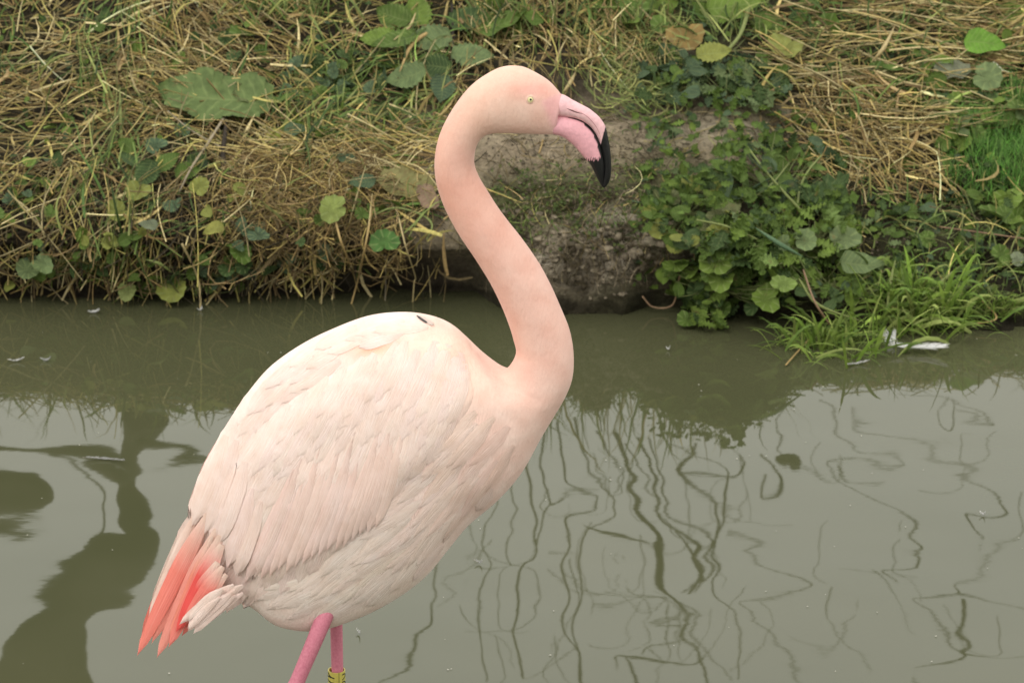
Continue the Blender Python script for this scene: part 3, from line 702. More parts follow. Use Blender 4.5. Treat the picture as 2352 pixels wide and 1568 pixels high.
gr.obj('green_grass', M_GRASS, True, label='loose green grass blades growing through the straw', cat='grass', kind='stuff')
fg = Strands()
scatter(fg, 3200, 2160, 2620, 200, 480, [88, 70, 105], 14, (.03, .09), (.0006, .0012), (.001, .02), [(.06, .16, .02), (.08, .19, .03), (.11, .20, .04)], both=False, droop=.1, mask=lambda x, y: min(1, 1.3 * g2(x, y, 2340, 350, 150, 110)))
fg.obj('fine_grass', M_GRASS, True, label='patch of fine bright green grass at the right of the bank', cat='grass', kind='stuff')
# tall grass along the top of the bank, seen only mirrored in the pond
tg = Strands()
for i in range(2600):
    x = random.uniform(-2.6, 2.6); y = random.uniform(3.62, 4.3); px = x * 1035 + PX0
    hh = float(np.interp(px, [-500, 300, 900, 1150, 1400, 1650, 1850, 2050, 2300, 3000], [.16, .20, .22, .24, .30, .30, .16, .06, .06, .10])) * random.uniform(.35, 1.1)
    p0 = Vector((x, y, .47 + (y - 3.6) * .12)); p2 = p0 + Vector((random.gauss(0, .06), random.gauss(-.02, .05), hh)); p1 = p0 + Vector((random.gauss(0, .02), 0, hh * .7))
    tg.add(curve3(p0, p1, p2), random.uniform(.0015, .004), random.choice(GREEN + STRAW[:3]), .2)
tg.obj('tall_grass', M_GRASS, True, label='taller grass on top of the bank mirrored in the pond', cat='grass', kind='stuff')

# ------------------------------------------------------------------ leaves
def leaf_mesh(kind, seed):
    r_ = random.Random(seed); V = []; F = []; UVs = []
    if kind == 'round':
        n = 22; rings = (0, .45, .8, 1.0); V.append((0, 0, -.03)); UVs.append((0, 0)); notch = r_.uniform(.35, .65)
        for k, q in enumerate(rings[1:]):
            for j in range(n):
                a = 2 * math.pi * j / n - math.pi / 2; nt_ = max(0, 1 - abs(((j + n / 2) % n) - n / 2) / 2.2) * notch
                rr = .5 * q * (1 - nt_ * q) * (1 + (.07 if j % 2 else -.03) * (q > .9)) * (1 + .08 * math.sin(a * 2 + seed) + .05 * math.sin(3 * a + seed * 2))
                z = .10 * q * q * math.sin(a * 2 + seed * 1.7) + .06 * q * q + .02 * (j % 2) * q
                V.append((rr * math.cos(a), rr * math.sin(a) + .02, z)); UVs.append((j / n, q))
        F += [(0, 1 + j, 1 + (j + 1) % n) for j in range(n)]
        for k in range(2): F += [(1 + k * n + j, 1 + (k + 1) * n + j, 1 + (k + 1) * n + (j + 1) % n, 1 + k * n + (j + 1) % n) for j in range(n)]
        return V, F, UVs
    spec = {'nettle': (16, .36, .8, .10, 0), 'dock': (26, .27, .9, .012, .05), 'oval': (12, .34, .55, .0, .03), 'lobed': (24, .38, .8, .0, .0), 'tiny': (6, .36, .6, .06, 0)}[kind]
    n, wd, pk, ser, ruf = spec; ts = (-1, -.5, 0, .5, 1); bend = r_.uniform(-.12, .25); side = r_.uniform(-.06, .06)
    for i in range(n + 1):
        u = i / n; w_ = wd * (math.sin(math.pi * min(1, u ** pk * .97 + .02)) ** .75)
        if kind == 'dock': w_ = wd * min(1, .45 + u * 2.2) * (1 if u < .6 else math.sqrt(max(0, 1 - ((u - .6) / .4) ** 2)) + .02)
        if kind == 'lobed': w_ *= .42 + .62 * (1 - abs(((u * 3.6 + .15) % 1) * 2 - 1)) ** .7 * (1 + .25 * ((i % 2) * 2 - 1))
        w_ *= 1 + (ser if i % 2 else -ser)
        for t in ts:
            tt = t; z = .16 * abs(t) * wd * 1.2 - bend * (u - .3) ** 2 + ruf * math.sin(u * 14 + (2 if t > 0 else 0) + seed) * t * t
            if kind == 'lobed': z += .07 * math.sin(u * 32 + t * 2) * abs(t)
            back = -.10 * abs(t) * (i % 2) if ser else 0
            V.append((w_ * tt + side * math.sin(u * 3), u - .5 + back * .4 + (.10 * abs(t) if kind == 'lobed' else 0), z)); UVs.append((u, t))
    F = [(i * 5 + j, i * 5 + j + 1, (i + 1) * 5 + j + 1, (i + 1) * 5 + j) for i in range(n) for j in range(4)]
    return V, F, UVs
LM = {}
for kd in ('round', 'nettle', 'dock', 'oval', 'lobed', 'tiny'):
    LM[kd] = []
    for v in range(4):
        d = leaf_mesh(kd, v * 1.37 + .6); me = bpy.data.meshes.new(kd + '_leaf'); me.from_pydata(d[0], [], d[1]); fin(me, M_RL if kd == 'round' else M_LL, True, None, d[2])
        LM[kd].append((d, me))
def leaf_matrix(p, ang, size, tilt=.3, nrm=None):
    n = nrm or (Vector((0, 0, .62)) - FW * .62 + Vector((random.gauss(0, tilt), random.gauss(0, tilt), random.gauss(0, tilt)))).normalized()
    t = Vector((1, 0, 0)) * math.cos(R(ang)) + UP * math.sin(R(ang)); t = (t - n * t.dot(n)).normalized(); x = t.cross(n)
    M = Matrix((x, t, n)).transposed().to_4x4()
    return Matrix.Translation(p) @ M @ Matrix.Diagonal((size, size, size, 1)), t
def lifted(px, py, lift):
    p, n = on_bank(px, py)
    if p is None or p.z < -.0: p = on_water(px, py, .004)
    return p - ray(px, py) * lift
def add_leaf(root, px, py, size, ang, kind, colr, lift=.03, tilt=.25, stem=True):
    if py < 660 and px < 1100: lift += .030 if px > 820 and py < 250 else .022
    p = lifted(px, py, lift); m = size * (p - CAM).length / FPX
    M, t = leaf_matrix(p, ang, m, tilt); d, me = random.choice(LM[kind]); o = bpy.data.objects.new('leaf', me); link(o, root)
    o.matrix_world = M; o.matrix_basis = Matrix.Translation(-rootloc(root)) @ M; o.color = (*jit(colr, .14), 1)
    if stem:
        b = p - t * m * (.5 if kind != 'round' else .12); r0 = rootloc(root)
        mid = (b + r0) / 2 + Vector((random.gauss(0, .008), -.01, -.01)) - FW * .006
        if (b - r0).length > .012: tube('stem', [b, mid, r0], [.0009, .0011, .0014], M_STEM, root, 5, 6)
    return o
DG = (.045, .078, .024); MG = (.080, .130, .024); LG = (.130, .195, .034); YG = (.20, .215, .050); BG = (.062, .098, .052); PG = (.125, .170, .070); BR = (.22, .15, .05); GY = (.14, .16, .10); YB = (.25, .22, .09)
def plant(name, label, cat, rx, ry, leaves, group=None, lift=.0):
    p = lifted(rx, ry, lift); r = empty(name, p, label, cat, group)
    for lf in leaves: add_leaf(r, *lf)
    return r
def cluster(n, cx, cy, rx, ry, s, kinds, cols, lift=(.01, .05), angs=(0, 360)):
    o = []
    for _ in range(n):
        a = random.uniform(0, 6.283); q = math.sqrt(random.random()); o.append((cx + math.cos(a) * rx * q, cy + math.sin(a) * ry * q, random.uniform(*s) * .92, random.uniform(*angs), random.choice(kinds), random.choice(cols), random.uniform(*lift), .5))
    return o
plant('dock_plant', 'large mottled dock leaf lying across the straw at upper left', 'plant', 615, 265,
      [(494, 216, 262, 172, 'dock', (.115, .165, .055), .050, .10), (460, 250, 170, 196, 'dock', (.085, .13, .045), .012, .2), (585, 225, 100, 340, 'dock', (.12, .14, .055), .028, .2), (650, 228, 60, 40, 'oval', MG, .03), (660, 298, 62, 200, 'oval', MG, .03)])
t = plant('nettle', 'leafy nettle with a dark upright stem left of the flamingo head', 'nettle', 1037, 232,
      [(1085, 130, 98, -8, 'nettle', PG, .06), (932, 174, 96, 195, 'nettle', PG, .06), (905, 95, 110, 215, 'nettle', MG, .06), (985, 92, 105, 200, 'nettle', PG, .05), (868, 88, 85, 190, 'nettle', LG, .05),
       (1150, 55, 130, 5, 'oval', MG, .05), (905, 35, 95, 150, 'nettle', MG, .05), (1012, 205, 82, 262, 'nettle', BG, .03), (1000, 155, 80, 170, 'nettle', DG, .02), (1075, 45, 100, 30, 'nettle', DG, .03), (960, 25, 85, 100, 'nettle', LG, .05), (1110, 15, 90, 60, 'nettle', MG, .03), (880, 140, 70, 220, 'nettle', DG, .02)])
tube('main_stem', [lifted(1037, 235, .02), lifted(1036, 160, .05), lifted(1040, 90, .06), lifted(1038, 10, .07)], [.004, .0042, .0035, .003], M_DEAD, t, 7, 14)
plant('small_mallow', 'small round leaves in the grass near the top left edge', 'plant', 560, 140, [(555, 78, 52, 80, 'round', MG, .04), (520, 90, 40, 120, 'round', DG, .03), (600, 125, 44, 20, 'round', MG, .03), (540, 128, 40, 200, 'round', DG, .03), (580, 60, 38, 60, 'round', LG, .03)])
plant('dark_weed', 'single dark green leaf in straw at the top left corner', 'plant', 232, 75, [(238, 45, 62, 85, 'oval', DG, .05), (225, 60, 36, 140, 'oval', MG, .03)])
plant('ground_ivy', 'dense patch of dark scalloped ground ivy left of the nettle', 'ground ivy', 760, 200, cluster(52, 765, 185, 120, 62, (26, 42), ['round'], [DG, BG, BG, MG]))
plant('ground_ivy', 'loose green leaves around the dark rotten stem at left', 'ground ivy', 390, 430,
      [(300, 372, 72, 100, 'nettle', DG, .05), (335, 402, 78, 250, 'nettle', DG, .05), (385, 372, 66, 30, 'nettle', MG, .05), (318, 440, 60, 265, 'round', YG, .06), (272, 485, 52, 200, 'round', YG, .05), (458, 430, 46, 60, 'round', YG, .06),
       (430, 395, 60, 20, 'nettle', MG, .04), (398, 470, 44, 270, 'round', BG, .05), (360, 335, 48, 120, 'round', BG, .04), (455, 372, 56, 0, 'nettle', DG, .03), (290, 335, 50, 140, 'nettle', MG, .03), (420, 300, 40, 80, 'round', BG, .03), (350, 462, 40, 240, 'round', DG, .03)])
plant('ground_ivy', 'yellow green leaf overhanging the brown straw tangle', 'ground ivy', 815, 470, [(769, 479, 68, 190, 'round', (.19, .23, .06), .08, .1), (735, 505, 30, 230, 'round', MG, .05)])
plant('ground_ivy', 'blue green leaf beside the grass tuft left of the neck', 'ground ivy', 870, 400, [(831, 421, 66, 190, 'oval', BG, .06, .1), (792, 366, 50, 170, 'oval', BG, .04), (745, 352, 44, 200, 'nettle', MG, .04)])
t = plant('hanging_leaf', 'dark green leaf hanging on a long stem over the water', 'ground ivy', 885, 590, [(885, 558, 66, 92, 'round', (.06, .13, .03), .05, .08, False)], lift=.05)
tube('stem', [lifted(885, 585, .045), lifted(886, 640, .03), on_water(884, 708, -.01)], [.0016, .0014, .0012], M_TWIG, t, 5, 10)
plant('ground_ivy', 'pair of green leaves above the dark undercut of the bank', 'ground ivy', 600, 500, [(553, 578, 54, 250, 'round', MG, .07), (592, 541, 48, 300, 'round', BG, .06), (560, 610, 44, 265, 'round', DG, .05), (520, 620, 36, 240, 'round', DG, .05), (618, 620, 40, 280, 'round', DG, .05)])
plant('ground_ivy', 'pale twin leaves near the waterline at far left', 'ground ivy', 70, 585, [(64, 620, 52, 220, 'round', PG, .06), (95, 606, 50, 320, 'round', PG, .065), (85, 632, 40, 270, 'round', MG, .05), (20, 660, 34, 240, 'oval', YG, .04)])
plant('ground_ivy', 'round yellowing leaf just above the water at left', 'ground ivy', 388, 625, [(396, 667, 64, 265, 'round', YG, .06, .1)])
plant('ground_ivy', 'small olive leaf touching the water left of the round yellowing one', 'ground ivy', 290, 630, [(292, 668, 44, 262, 'round', (.16, .19, .06), .06), (310, 640, 30, 200, 'round', MG, .05)])
plant('ground_ivy', 'grey green leaf in the middle of the left straw', 'ground ivy', 370, 500, [(340, 517, 46, 180, 'oval', GY, .06, .1), (490, 528, 52, 215, 'oval', (.21, .21, .05), .06, .1), (475, 487, 40, 80, 'oval', YG, .05)])
for (lb, cx_, cy_, rx_, ry_, n_, cs_) in [
    ('sprawl of small green leaves under the dry grass at the left edge', 60, 470, 80, 60, 12, [MG, BG, LG]), ('green leaves between the straw below the two yellow green leaves', 250, 545, 90, 35, 14, [MG, LG, YG]),
    ('scattered leaves in the straw left of the green blades', 140, 330, 90, 70, 9, [MG, LG, DG]), ('small leaves around the small bright yellow green leaf', 690, 330, 90, 35, 14, [MG, BG, LG]),
    ('leaf sprigs poking through the brown straw tangle', 620, 480, 110, 60, 10, [MG, BG, YG]), ('leaves along the waterline under the round yellowing leaf', 440, 655, 120, 20, 14, [DG, MG, LG]),
    ('small leaves at the lip above the hanging dark leaf', 850, 470, 70, 35, 10, [MG, LG]), ('green sprigs above the large mottled dock leaf', 430, 100, 130, 50, 10, [MG, DG, LG])]:
    plant('ground_ivy', lb, 'ground ivy', cx_, cy_, cluster(n_, cx_, cy_, rx_, ry_, (26, 46), ['round', 'nettle', 'round'], cs_, (.005, .035)))
plant('ground_ivy', 'low green leaves under the straw at lower left', 'ground ivy', 180, 600, cluster(16, 170, 590, 120, 45, (24, 40), ['round', 'nettle'], [DG, MG, BG]))
plant('ground_ivy', 'shaded leaves in the hollow under the straw tangle', 'ground ivy', 480, 600, cluster(18, 480, 605, 150, 50, (26, 42), ['round'], [DG, BG, MG]))
plant('ground_ivy', 'dull leaves hanging below the straw right of the pair', 'ground ivy', 710, 580, cluster(12, 710, 600, 70, 45, (24, 42), ['round'], [DG, BG]))
plant('dock_plant', 'ragged yellow and brown dock leaf at the lip beside the neck', 'plant', 885, 385, [(935, 432, 150, 325, 'dock', YB, .04, .1), (985, 455, 80, 290, 'dock', (.20, .13, .09), .03), (915, 395, 60, 340, 'oval', MG, .03)])
plant('yellow_leaf', 'small bright yellow green leaf below the large dock leaf', 'plant', 650, 325, [(633, 313, 40, 170, 'round', (.24, .28, .05), .05, .1), (680, 300, 56, 10, 'oval', BG, .04)])
plant('coltsfoot', 'broad pale leaf with a long green stalk at the top edge right of centre', 'plant', 1655, 140, [(1690, 12, 135, 10, 'oval', LG, .10, .1), (1765, 70, 100, 265, 'oval', MG, .05), (1620, 30, 80, 150, 'oval', MG, .04)])
plant('coltsfoot', 'brown withered leaf among green ones above the bushy weed', 'plant', 1560, 120, [(1574, 83, 84, 265, 'round', BR, .06, .08)])
plant('coltsfoot', 'round green leaves left of the brown withered leaf', 'plant', 1500, 90, [(1521, 60, 54, 200, 'round', MG, .05), (1530, 22, 70, 20, 'oval', LG, .06), (1500, 14, 50, 120, 'oval', MG, .05)])
plant('coltsfoot', 'yellow green cupped leaf right of the green stalk', 'plant', 1840, 80, [(1806, 106, 74, 235, 'round', (.22, .23, .06), .06, .1), (1868, 88, 90, 270, 'oval', DG, .04), (1835, 40, 60, 60, 'oval', DG, .03)])
plant('coltsfoot', 'yellow tipped leaf on top of the bushy weed', 'plant', 1640, 145, [(1640, 124, 82, 5, 'nettle', YG, .09, .1), (1565, 180, 50, 200, 'nettle', LG, .06)])
plant('bushy_weed', 'dense bluish green weed above the bare mud right of the bill', 'weed', 1530, 200, cluster(64, 1530, 175, 78, 62, (34, 58), ['nettle', 'lobed'], [DG, BG, MG, BG], (.02, .08)))
plant('bushy_weed', 'feathery grey green weed right of the dense bluish one', 'weed', 1690, 215, cluster(70, 1700, 190, 110, 58, (36, 66), ['lobed'], [DG, PG, BG, MG], (.02, .07)))
plant('creeping_weed', 'tiny round seedlings on the bare mud below the bushy weeds', 'seedlings', 1500, 275, cluster(22, 1520, 270, 100, 40, (14, 26), ['round', 'tiny'], [PG, MG, BG], (.004, .015)))
plant('mallow', 'bright green leaf standing on a stalk at the top right', 'plant', 2240, 165, [(2262, 103, 96, 350, 'oval', (.11, .22, .03), .10, .1)])
plant('mallow', 'round grey green leaf near the right edge', 'plant', 2225, 230, [(2264, 178, 74, 350, 'round', PG, .08, .08), (2185, 165, 90, 190, 'dock', (.17, .18, .12), .06), (2160, 145, 60, 150, 'oval', LG, .05)])
plant('mallow', 'group of soft green leaves above the fine bright grass', 'plant', 2240, 290, cluster(26, 2265, 270, 90, 75, (34, 60), ['oval', 'round'], [MG, LG, PG], (.02, .06)))
plant('mallow', 'green leaves left of the fine bright grass', 'plant', 2170, 420, [(2165, 330, 40, 60, 'round', MG, .04), (2210, 330, 44, 20, 'round', LG, .04), (2180, 375, 40, 100, 'round', MG, .03)])
plant('hedge_weed', 'dark feathery leaves under the forked green stalks', 'weed', 1790, 430, cluster(66, 1780, 390, 165, 80, (40, 72), ['lobed', 'nettle'], [DG, MG, MG, BG], (.02, .08)))
plant('hedge_weed', 'big dark lobed leaf beside the straw on the right slope', 'weed', 1880, 480, [(1895, 445, 120, 50, 'lobed', DG, .08, .1), (1915, 470, 100, 20, 'lobed', MG, .08), (1860, 460, 90, 90, 'lobed', DG, .07)])
plant('hedge_weed', 'olive leaved weed at the left end of the green bank growth', 'weed', 1570, 500, cluster(64, 1580, 490, 110, 80, (30, 64), ['lobed', 'round', 'nettle'], [MG, YG, MG, DG, (.13, .14, .06)], (.02, .09)))
plant('hedge_weed', 'curly fresh green weed in the middle of the bank growth', 'weed', 1830, 560, cluster(84, 1840, 545, 150, 80, (32, 70), ['lobed'], [LG, LG, MG, (.15, .22, .06)], (.03, .12)))
plant('hedge_weed', 'grey green lobed leaves left of the curly fresh weed', 'weed', 1720, 540, cluster(60, 1700, 560, 85, 70, (50, 85), ['lobed'], [PG, MG, DG, MG], (.03, .11)))
plant('hedge_weed', 'shaded weed leaves hanging over the water below the bank growth', 'weed', 1640, 640, cluster(80, 1660, 650, 165, 65, (30, 62), ['lobed', 'round', 'nettle'], [DG, MG, MG, LG], (.02, .09)))
plant('hedge_weed', 'lowest lobed leaves dipping to the pond at the left of the green growth', 'weed', 1620, 700, cluster(26, 1625, 712, 62, 36, (34, 56), ['lobed'], [MG, DG, LG], (.02, .08)))
plant('hedge_weed', 'dark leaves behind the grass tussock', 'weed', 1900, 660, cluster(64, 1910, 640, 180, 65, (32, 60), ['lobed', 'oval'], [DG, MG, LG], (.01, .06)))
plant('pennywort', 'large round bright leaf hanging in front of the shaded weed', 'ground ivy', 1660, 580, [(1645, 606, 76, 80, 'round', LG, .13, .08), (1655, 640, 66, 270, 'round', LG, .125, .08)])
plant('pennywort', 'two fresh round leaves low over the water', 'ground ivy', 1790, 620, [(1763, 686, 72, 190, 'round', LG, .13, .1), (1799, 654, 56, 60, 'round', (.14, .20, .045), .13)])
plant('pennywort', 'oval pale leaf right of the curly weed', 'ground ivy', 1900, 590, [(1938, 551, 72, 20, 'round', PG, .13, .06)])
plant('pennywort', 'scalloped pale leaf on the curly fresh weed', 'ground ivy', 1830, 580, [(1846, 553, 58, 10, 'round', PG, .15, .06), (1800, 560, 40, 190, 'round', PG, .14)])
plant('pennywort', 'long pale leaf curling over above the grass tussock', 'ground ivy', 1890, 640, [(1980, 607, 100, 350, 'oval', PG, .13, .06)])
plant('pennywort', 'little round leaf at the water under the lowest lobed leaves', 'ground ivy', 1580, 700, [(1578, 735, 46, 250, 'round', MG, .04, .1)])
plant('pennywort', 'leaves on the slope at the right edge above the water', 'ground ivy', 2280, 560, [(2300, 588, 50, 40, 'round', MG, .04), (2335, 596, 36, 10, 'round', GY, .03), (2130, 480, 44, 200, 'oval', BG, .04), (2240, 450, 50, 10, 'nettle', MG, .03), (2290, 500, 44, 60, 'nettle', DG, .03)])
plant('pennywort', 'low leaves mixed with moss on the right slope', 'ground ivy', 2150, 540, cluster(50, 2180, 520, 150, 80, (24, 46), ['lobed', 'round', 'nettle'], [DG, MG, MG, BG], (.005, .03)))
for (lb, cx_, cy_, rx_, ry_, n_) in [('broad green leaves crowding the top edge left of the broad pale leaf', 1430, 25, 70, 30, 9), ('green leaves hanging from the top edge above the flamingo head', 1200, 30, 60, 30, 8),
    ('green leaves around the yellow green cupped leaf', 1830, 50, 90, 40, 9), ('soft leaves running down the right edge above the bright leaf', 2310, 60, 50, 50, 8), ('leaves in the straw left of the round grey green leaf', 2080, 190, 80, 60, 9),
    ('leaf clump at the right edge below the fine bright grass', 2310, 480, 50, 40, 12)]:
    plant('coltsfoot', lb, 'plant', cx_, cy_, cluster(n_, cx_, cy_, rx_, ry_, (44, 84), ['oval', 'nettle', 'round'], [MG, LG, MG], (.02, .06)))
plant('bank_weed', 'small scattered leaves in front of the mud near the top centre', 'weed', 1370, 150, cluster(10, 1400, 120, 60, 60, (18, 34), ['tiny', 'round'], [MG, DG], (.01, .03)))

# small leaves nobody could count, one mesh each kind
def leaf_mass(name, kind, n, regs, s, cols, mat, label):
    V = []; F = []; U = []; C = []
    for (x0, x1, y0, y1, wgt) in regs:
        for _ in range(int(n * wgt)):
            px, py = random.uniform(x0, x1), random.uniform(y0, y1)
            if fbm((px / 60, py / 60, 8.8), 2) < random.uniform(-.45, .3): continue
            p, nn = on_bank(px, py)
            if p is None or p.z < .01: continue
            p = p + Vector((0, -.4, .9)) * (random.uniform(.002, .03) if name != 'curly_sprigs' else random.uniform(.03, .10)); m = random.uniform(*s) * 9 / FPX
            M, t_ = leaf_matrix(p, random.uniform(0, 360), m, .4); d, me = random.choice(LM[kind]); b = len(V)
            V += [M @ Vector(v) for v in d[0]]; F += [tuple(b + q for q in f) for f in d[1]]; U += d[2]; c = jit(random.choice(cols), .25); C += [c] * len(d[0])
    tag(mobj(name, V, F, mat, col=C, uv=U), label, 'ground cover', kind='stuff')
leaf_mass('low_leaves', 'tiny', 2200, [(-200, 1000, -40, 620, .25), (1480, 2600, 60, 700, .45), (600, 1000, 100, 260, .10), (1450, 2000, 420, 690, .15)], (12, 26), [DG, MG, BG, LG], M_LLA, 'small mixed leaves spread over the whole bank')
leaf_mass('curly_sprigs', 'lobed', 420, [(1740, 1940, 490, 600, .6), (1500, 1680, 440, 540, .3), (1640, 1850, 330, 480, .1)], (13, 30), [LG, (.10, .16, .035), MG, DG], M_LLA, 'curly small leaf tips covering the green bank growth')
leaf_mass('mixed_weeds', 'lobed', 520, [(1900, 2420, 380, 690, .62), (1450, 2000, 260, 420, .38)], (16, 36), [LG, MG, DG, PG], M_LLA, 'low mixed weed leaves on the right slope')
leaf_mass('moss_sprigs', 'tiny', 2600, [(1130, 1480, 380, 600, .35), (1450, 1800, 380, 520, .2), (2000, 2500, 380, 700, .45)], (5, 11), [(.09, .13, .03), (.07, .10, .03), (.13, .15, .05)], M_LLA, 'tiny moss sprigs on the damp soil')
# soil crumbs
V = []; F = []; C = []
for _ in range(2600):
    px, py = random.uniform(1100, 2150) if random.random() < .6 else random.uniform(1180, 1500), random.uniform(250, 655)
    p, nn = on_bank(px, py)
    if p is None or p.z < .05: continue
    r_ = random.uniform(.001, .005) * (1 if random.random() < .9 else 1.7); b = len(V)
    for d in ((1, 0, 0), (-1, 0, 0), (0, 1, 0), (0, -1, 0), (0, 0, 1), (0, 0, -1)): V.append(p + Vector(d) * r_ * random.uniform(.6, 1.3) + Vector((random.gauss(0, r_ * .2), 0, 0)))
    F += [tuple(b + q for q in f) for f in ((0, 2, 4), (2, 1, 4), (1, 3, 4), (3, 0, 4), (2, 0, 5), (1, 2, 5), (3, 1, 5), (0, 3, 5))]
    C += [np.array([.14, .115, .08]) * random.uniform(.5, 1.4)] * 6
tag(mobj('soil_crumbs', V, F, m_attr('crumb', .95, (.7, 1.2), 200, spec=.1), col=C, smooth=False), 'crumbs of soil lying on the bare mud', 'soil', kind='stuff')

V = []; F = []; C = []
for _ in range(170):
    px, py = random.gauss(1350, 90), random.gauss(575, 50)
    p, nn = on_bank(px, py)
    if p is None or p.z < .02: continue
    r_ = random.uniform(.003, .012); b = len(V); st_ = [random.uniform(.7, 1.25) for _ in range(26)]; i_ = 0
    ax_ = Vector((random.uniform(.8, 1.6), random.uniform(.7, 1.1), random.uniform(.6, 1)))
    for th in (0, 40, 75, 110, 145, 180):
        for ph in range(0, 360, 72):
            q = Vector((math.sin(R(th)) * math.cos(R(ph)), math.sin(R(th)) * math.sin(R(ph)), math.cos(R(th)))) * (r_ * (st_[i_ % 26] if th not in (0, 180) else 1)); i_ += 1; V.append(p + Vector((q.x * ax_.x, q.y * ax_.y, q.z * ax_.z)))
    F += [(b + i * 5 + j, b + i * 5 + (j + 1) % 5, b + (i + 1) * 5 + (j + 1) % 5, b + (i + 1) * 5 + j) for i in range(5) for j in range(5)]
    C += [np.array([.27, .225, .16]) * random.uniform(.5, 1.25)] * 30
tag(mobj('soil_clods', V, F, m_attr('clod', .95, (.55, 1.25), 160, spec=.08, bump=.003), col=C), 'crumbling clods on the eroded earth face', 'soil', kind='stuff')

# ------------------------------------------------------------------ stalks one can follow by eye
def stalk(name, label, cat, pts, lifts, r, mat, group=None):
    P = [lifted(x, y, l) if l is not None else on_water(x, y, -.012) for (x, y), l in zip(pts, lifts)]
    if isinstance(r, (int, float)): r = [r] * len(P)
    c = rootloc(None); o = tube(name, P, r, mat, None, 7, max(8, len(P) * 5)); return tag(o, label, cat, group)
def m_st(nm, c): return m_plain(nm, c, .6, .3, 200, .0006)
MS1, MS2, MS3, MS4 = m_st('straw_stalk_pale', (.42, .33, .16)), m_st('straw_stalk_ochre', (.36, .25, .10)), m_st('stalk_green', (.17, .20, .06)), m_st('stalk_brown', (.22, .14, .08))
stalk('rotten_stem', 'dark rotten upright stem beside the dock leaf', 'stem', [(520, 268), (517, 310), (512, 350), (516, 400)], [.07, .07, .06, .04], [.003, .005, .006, .006], M_DEAD)
stalk('dry_twig', 'grey twig leaning diagonally below the dock leaf', 'twig', [(515, 270), (480, 325), (440, 385), (412, 440)], [.09, .085, .08, .07], [.0032, .003, .0026, .002], M_TWIG)
stalk('dry_twig', 'thin grey twig crossing the dock leaf stalk to the right', 'twig', [(385, 255), (440, 300), (520, 345)], [.06, .07, .06], .0016, M_TWIG)
stalk('bent_straw', 'long pale straw bent at an angle before it enters the water', 'straw', [(905, 452), (930, 560), (953, 632), (951, 650), (947, 705)], [.05, .08, .10, .09, None], .0017, MS1)
stalk('long_straw', 'long ochre straws leaning together into the water', 'straw', [(862, 440), (840, 560), (820, 650), (803, 712)], [.05, .08, .06, None], .0021, MS2)
stalk('long_straw', 'thin pale straw beside the two leaning ochre ones', 'straw', [(855, 445), (846, 520), (828, 610)], [.06, .08, .07], .0016, MS1)
stalk('curved_straw', 'yellow grass stalk curling down at the lip beside the neck', 'straw', [(840, 505), (900, 478), (960, 490), (992, 515), (980, 550)], [.05, .06, .06, .05, .04], [.0018, .0018, .0022, .0022, .0012], MS3)
stalk('thick_straw', 'short thick straw hanging over the dark hollow', 'straw', [(770, 505), (785, 560), (806, 612)], [.07, .08, .08], .0024, MS2)
stalk('thick_straw', 'pale straw standing in the water at left with a frayed foot', 'straw', [(418, 560), (455, 640), (461, 722)], [.07, .06, None], .0024, MS1)
stalk('root_loop', 'brown root looping in the water under the straw', 'root', [(770, 585), (760, 640), (735, 680), (700, 690), (672, 620)], [.05, .04, None, None, .05], .0017, MS4)
stalk('root_loop', 'pale fork of roots at the foot of the straw tangle', 'root', [(660, 540), (670, 620), (690, 690)], [.05, .04, None], .0024, MS4)
stalk('green_stalk', 'green forked stalk rising through the dark feathery leaves', 'stalk', [(1838, 482), (1790, 430), (1752, 385), (1715, 335)], [.12, .12, .11, .08], [.0034, .003, .0026, .002], MS3)
stalk('green_stalk', 'second green stalk standing upright beside the forked one', 'stalk', [(1830, 480), (1838, 430), (1862, 385), (1905, 340)], [.11, .11, .10, .06], [.003, .0028, .0024, .002], MS3)
stalk('green_stalk', 'thick green stalk under the broad pale leaf at the top', 'stalk', [(1720, 20), (1700, 80), (1660, 130), (1640, 165)], [.10, .09, .07, .03], [.006, .0045, .004, .003], MS3)
stalk('green_stalk', 'slanting green stalk running down to the curly weed', 'stalk', [(1600, 505), (1670, 520), (1740, 550)], [.10, .11, .11], .0022, MS3)
stalk('root_runner', 'reddish runner looping out over the water', 'root', [(1475, 680), (1500, 705), (1545, 700), (1560, 640), (1572, 610)], [.02, .03, .05, .06, .05], .0022, MS4)
stalk('root_runner', 'reddish stalk slanting down into the grass tussock', 'root', [(1845, 620), (1870, 690), (1905, 745)], [.10, .11, .10], .0024, MS4)
stalk('root_runner', 'pale fork of runner on the bare slope at right', 'root', [(1995, 650), (2040, 618), (2110, 640), (2160, 690)], [.02, .025, .02, .02], [.0022, .003, .0022, .0016], MS4)
stalk('long_straw', 'bright straw lying in the water beside the tussock', 'straw', [(1862, 775), (1828, 812), (1805, 838)], [.02, .012, .004], .0018, MS2)
stalk('long_straw', 'orange straw bent low over the water right of the tussock', 'straw', [(2255, 690), (2288, 732), (2216, 746)], [.03, .02, .012], .0021, MS2)
stalk('long_straw', 'white tipped twig on the slope at the right edge', 'twig', [(2150, 520), (2260, 535), (2352, 548), (2420, 556)], [.03, .03, .03, .03], .0018, MS4)
stalk('long_straw', 'yellow straw arching up beside the forked stalk', 'straw', [(1730, 455), (1775, 420), (1812, 375)], [.06, .07, .04], .0018, MS3)
stalk('long_straw', 'long horizontal straw at the top right', 'straw', [(1750, 148), (1860, 152), (1950, 158)], [.06, .06, .05], .0026, MS1)
stalk('long_straw', 'upright pale straw under the chin', 'straw', [(1250, 300), (1245, 330), (1238, 352)], [.01, .012, .01], .0019, MS2)
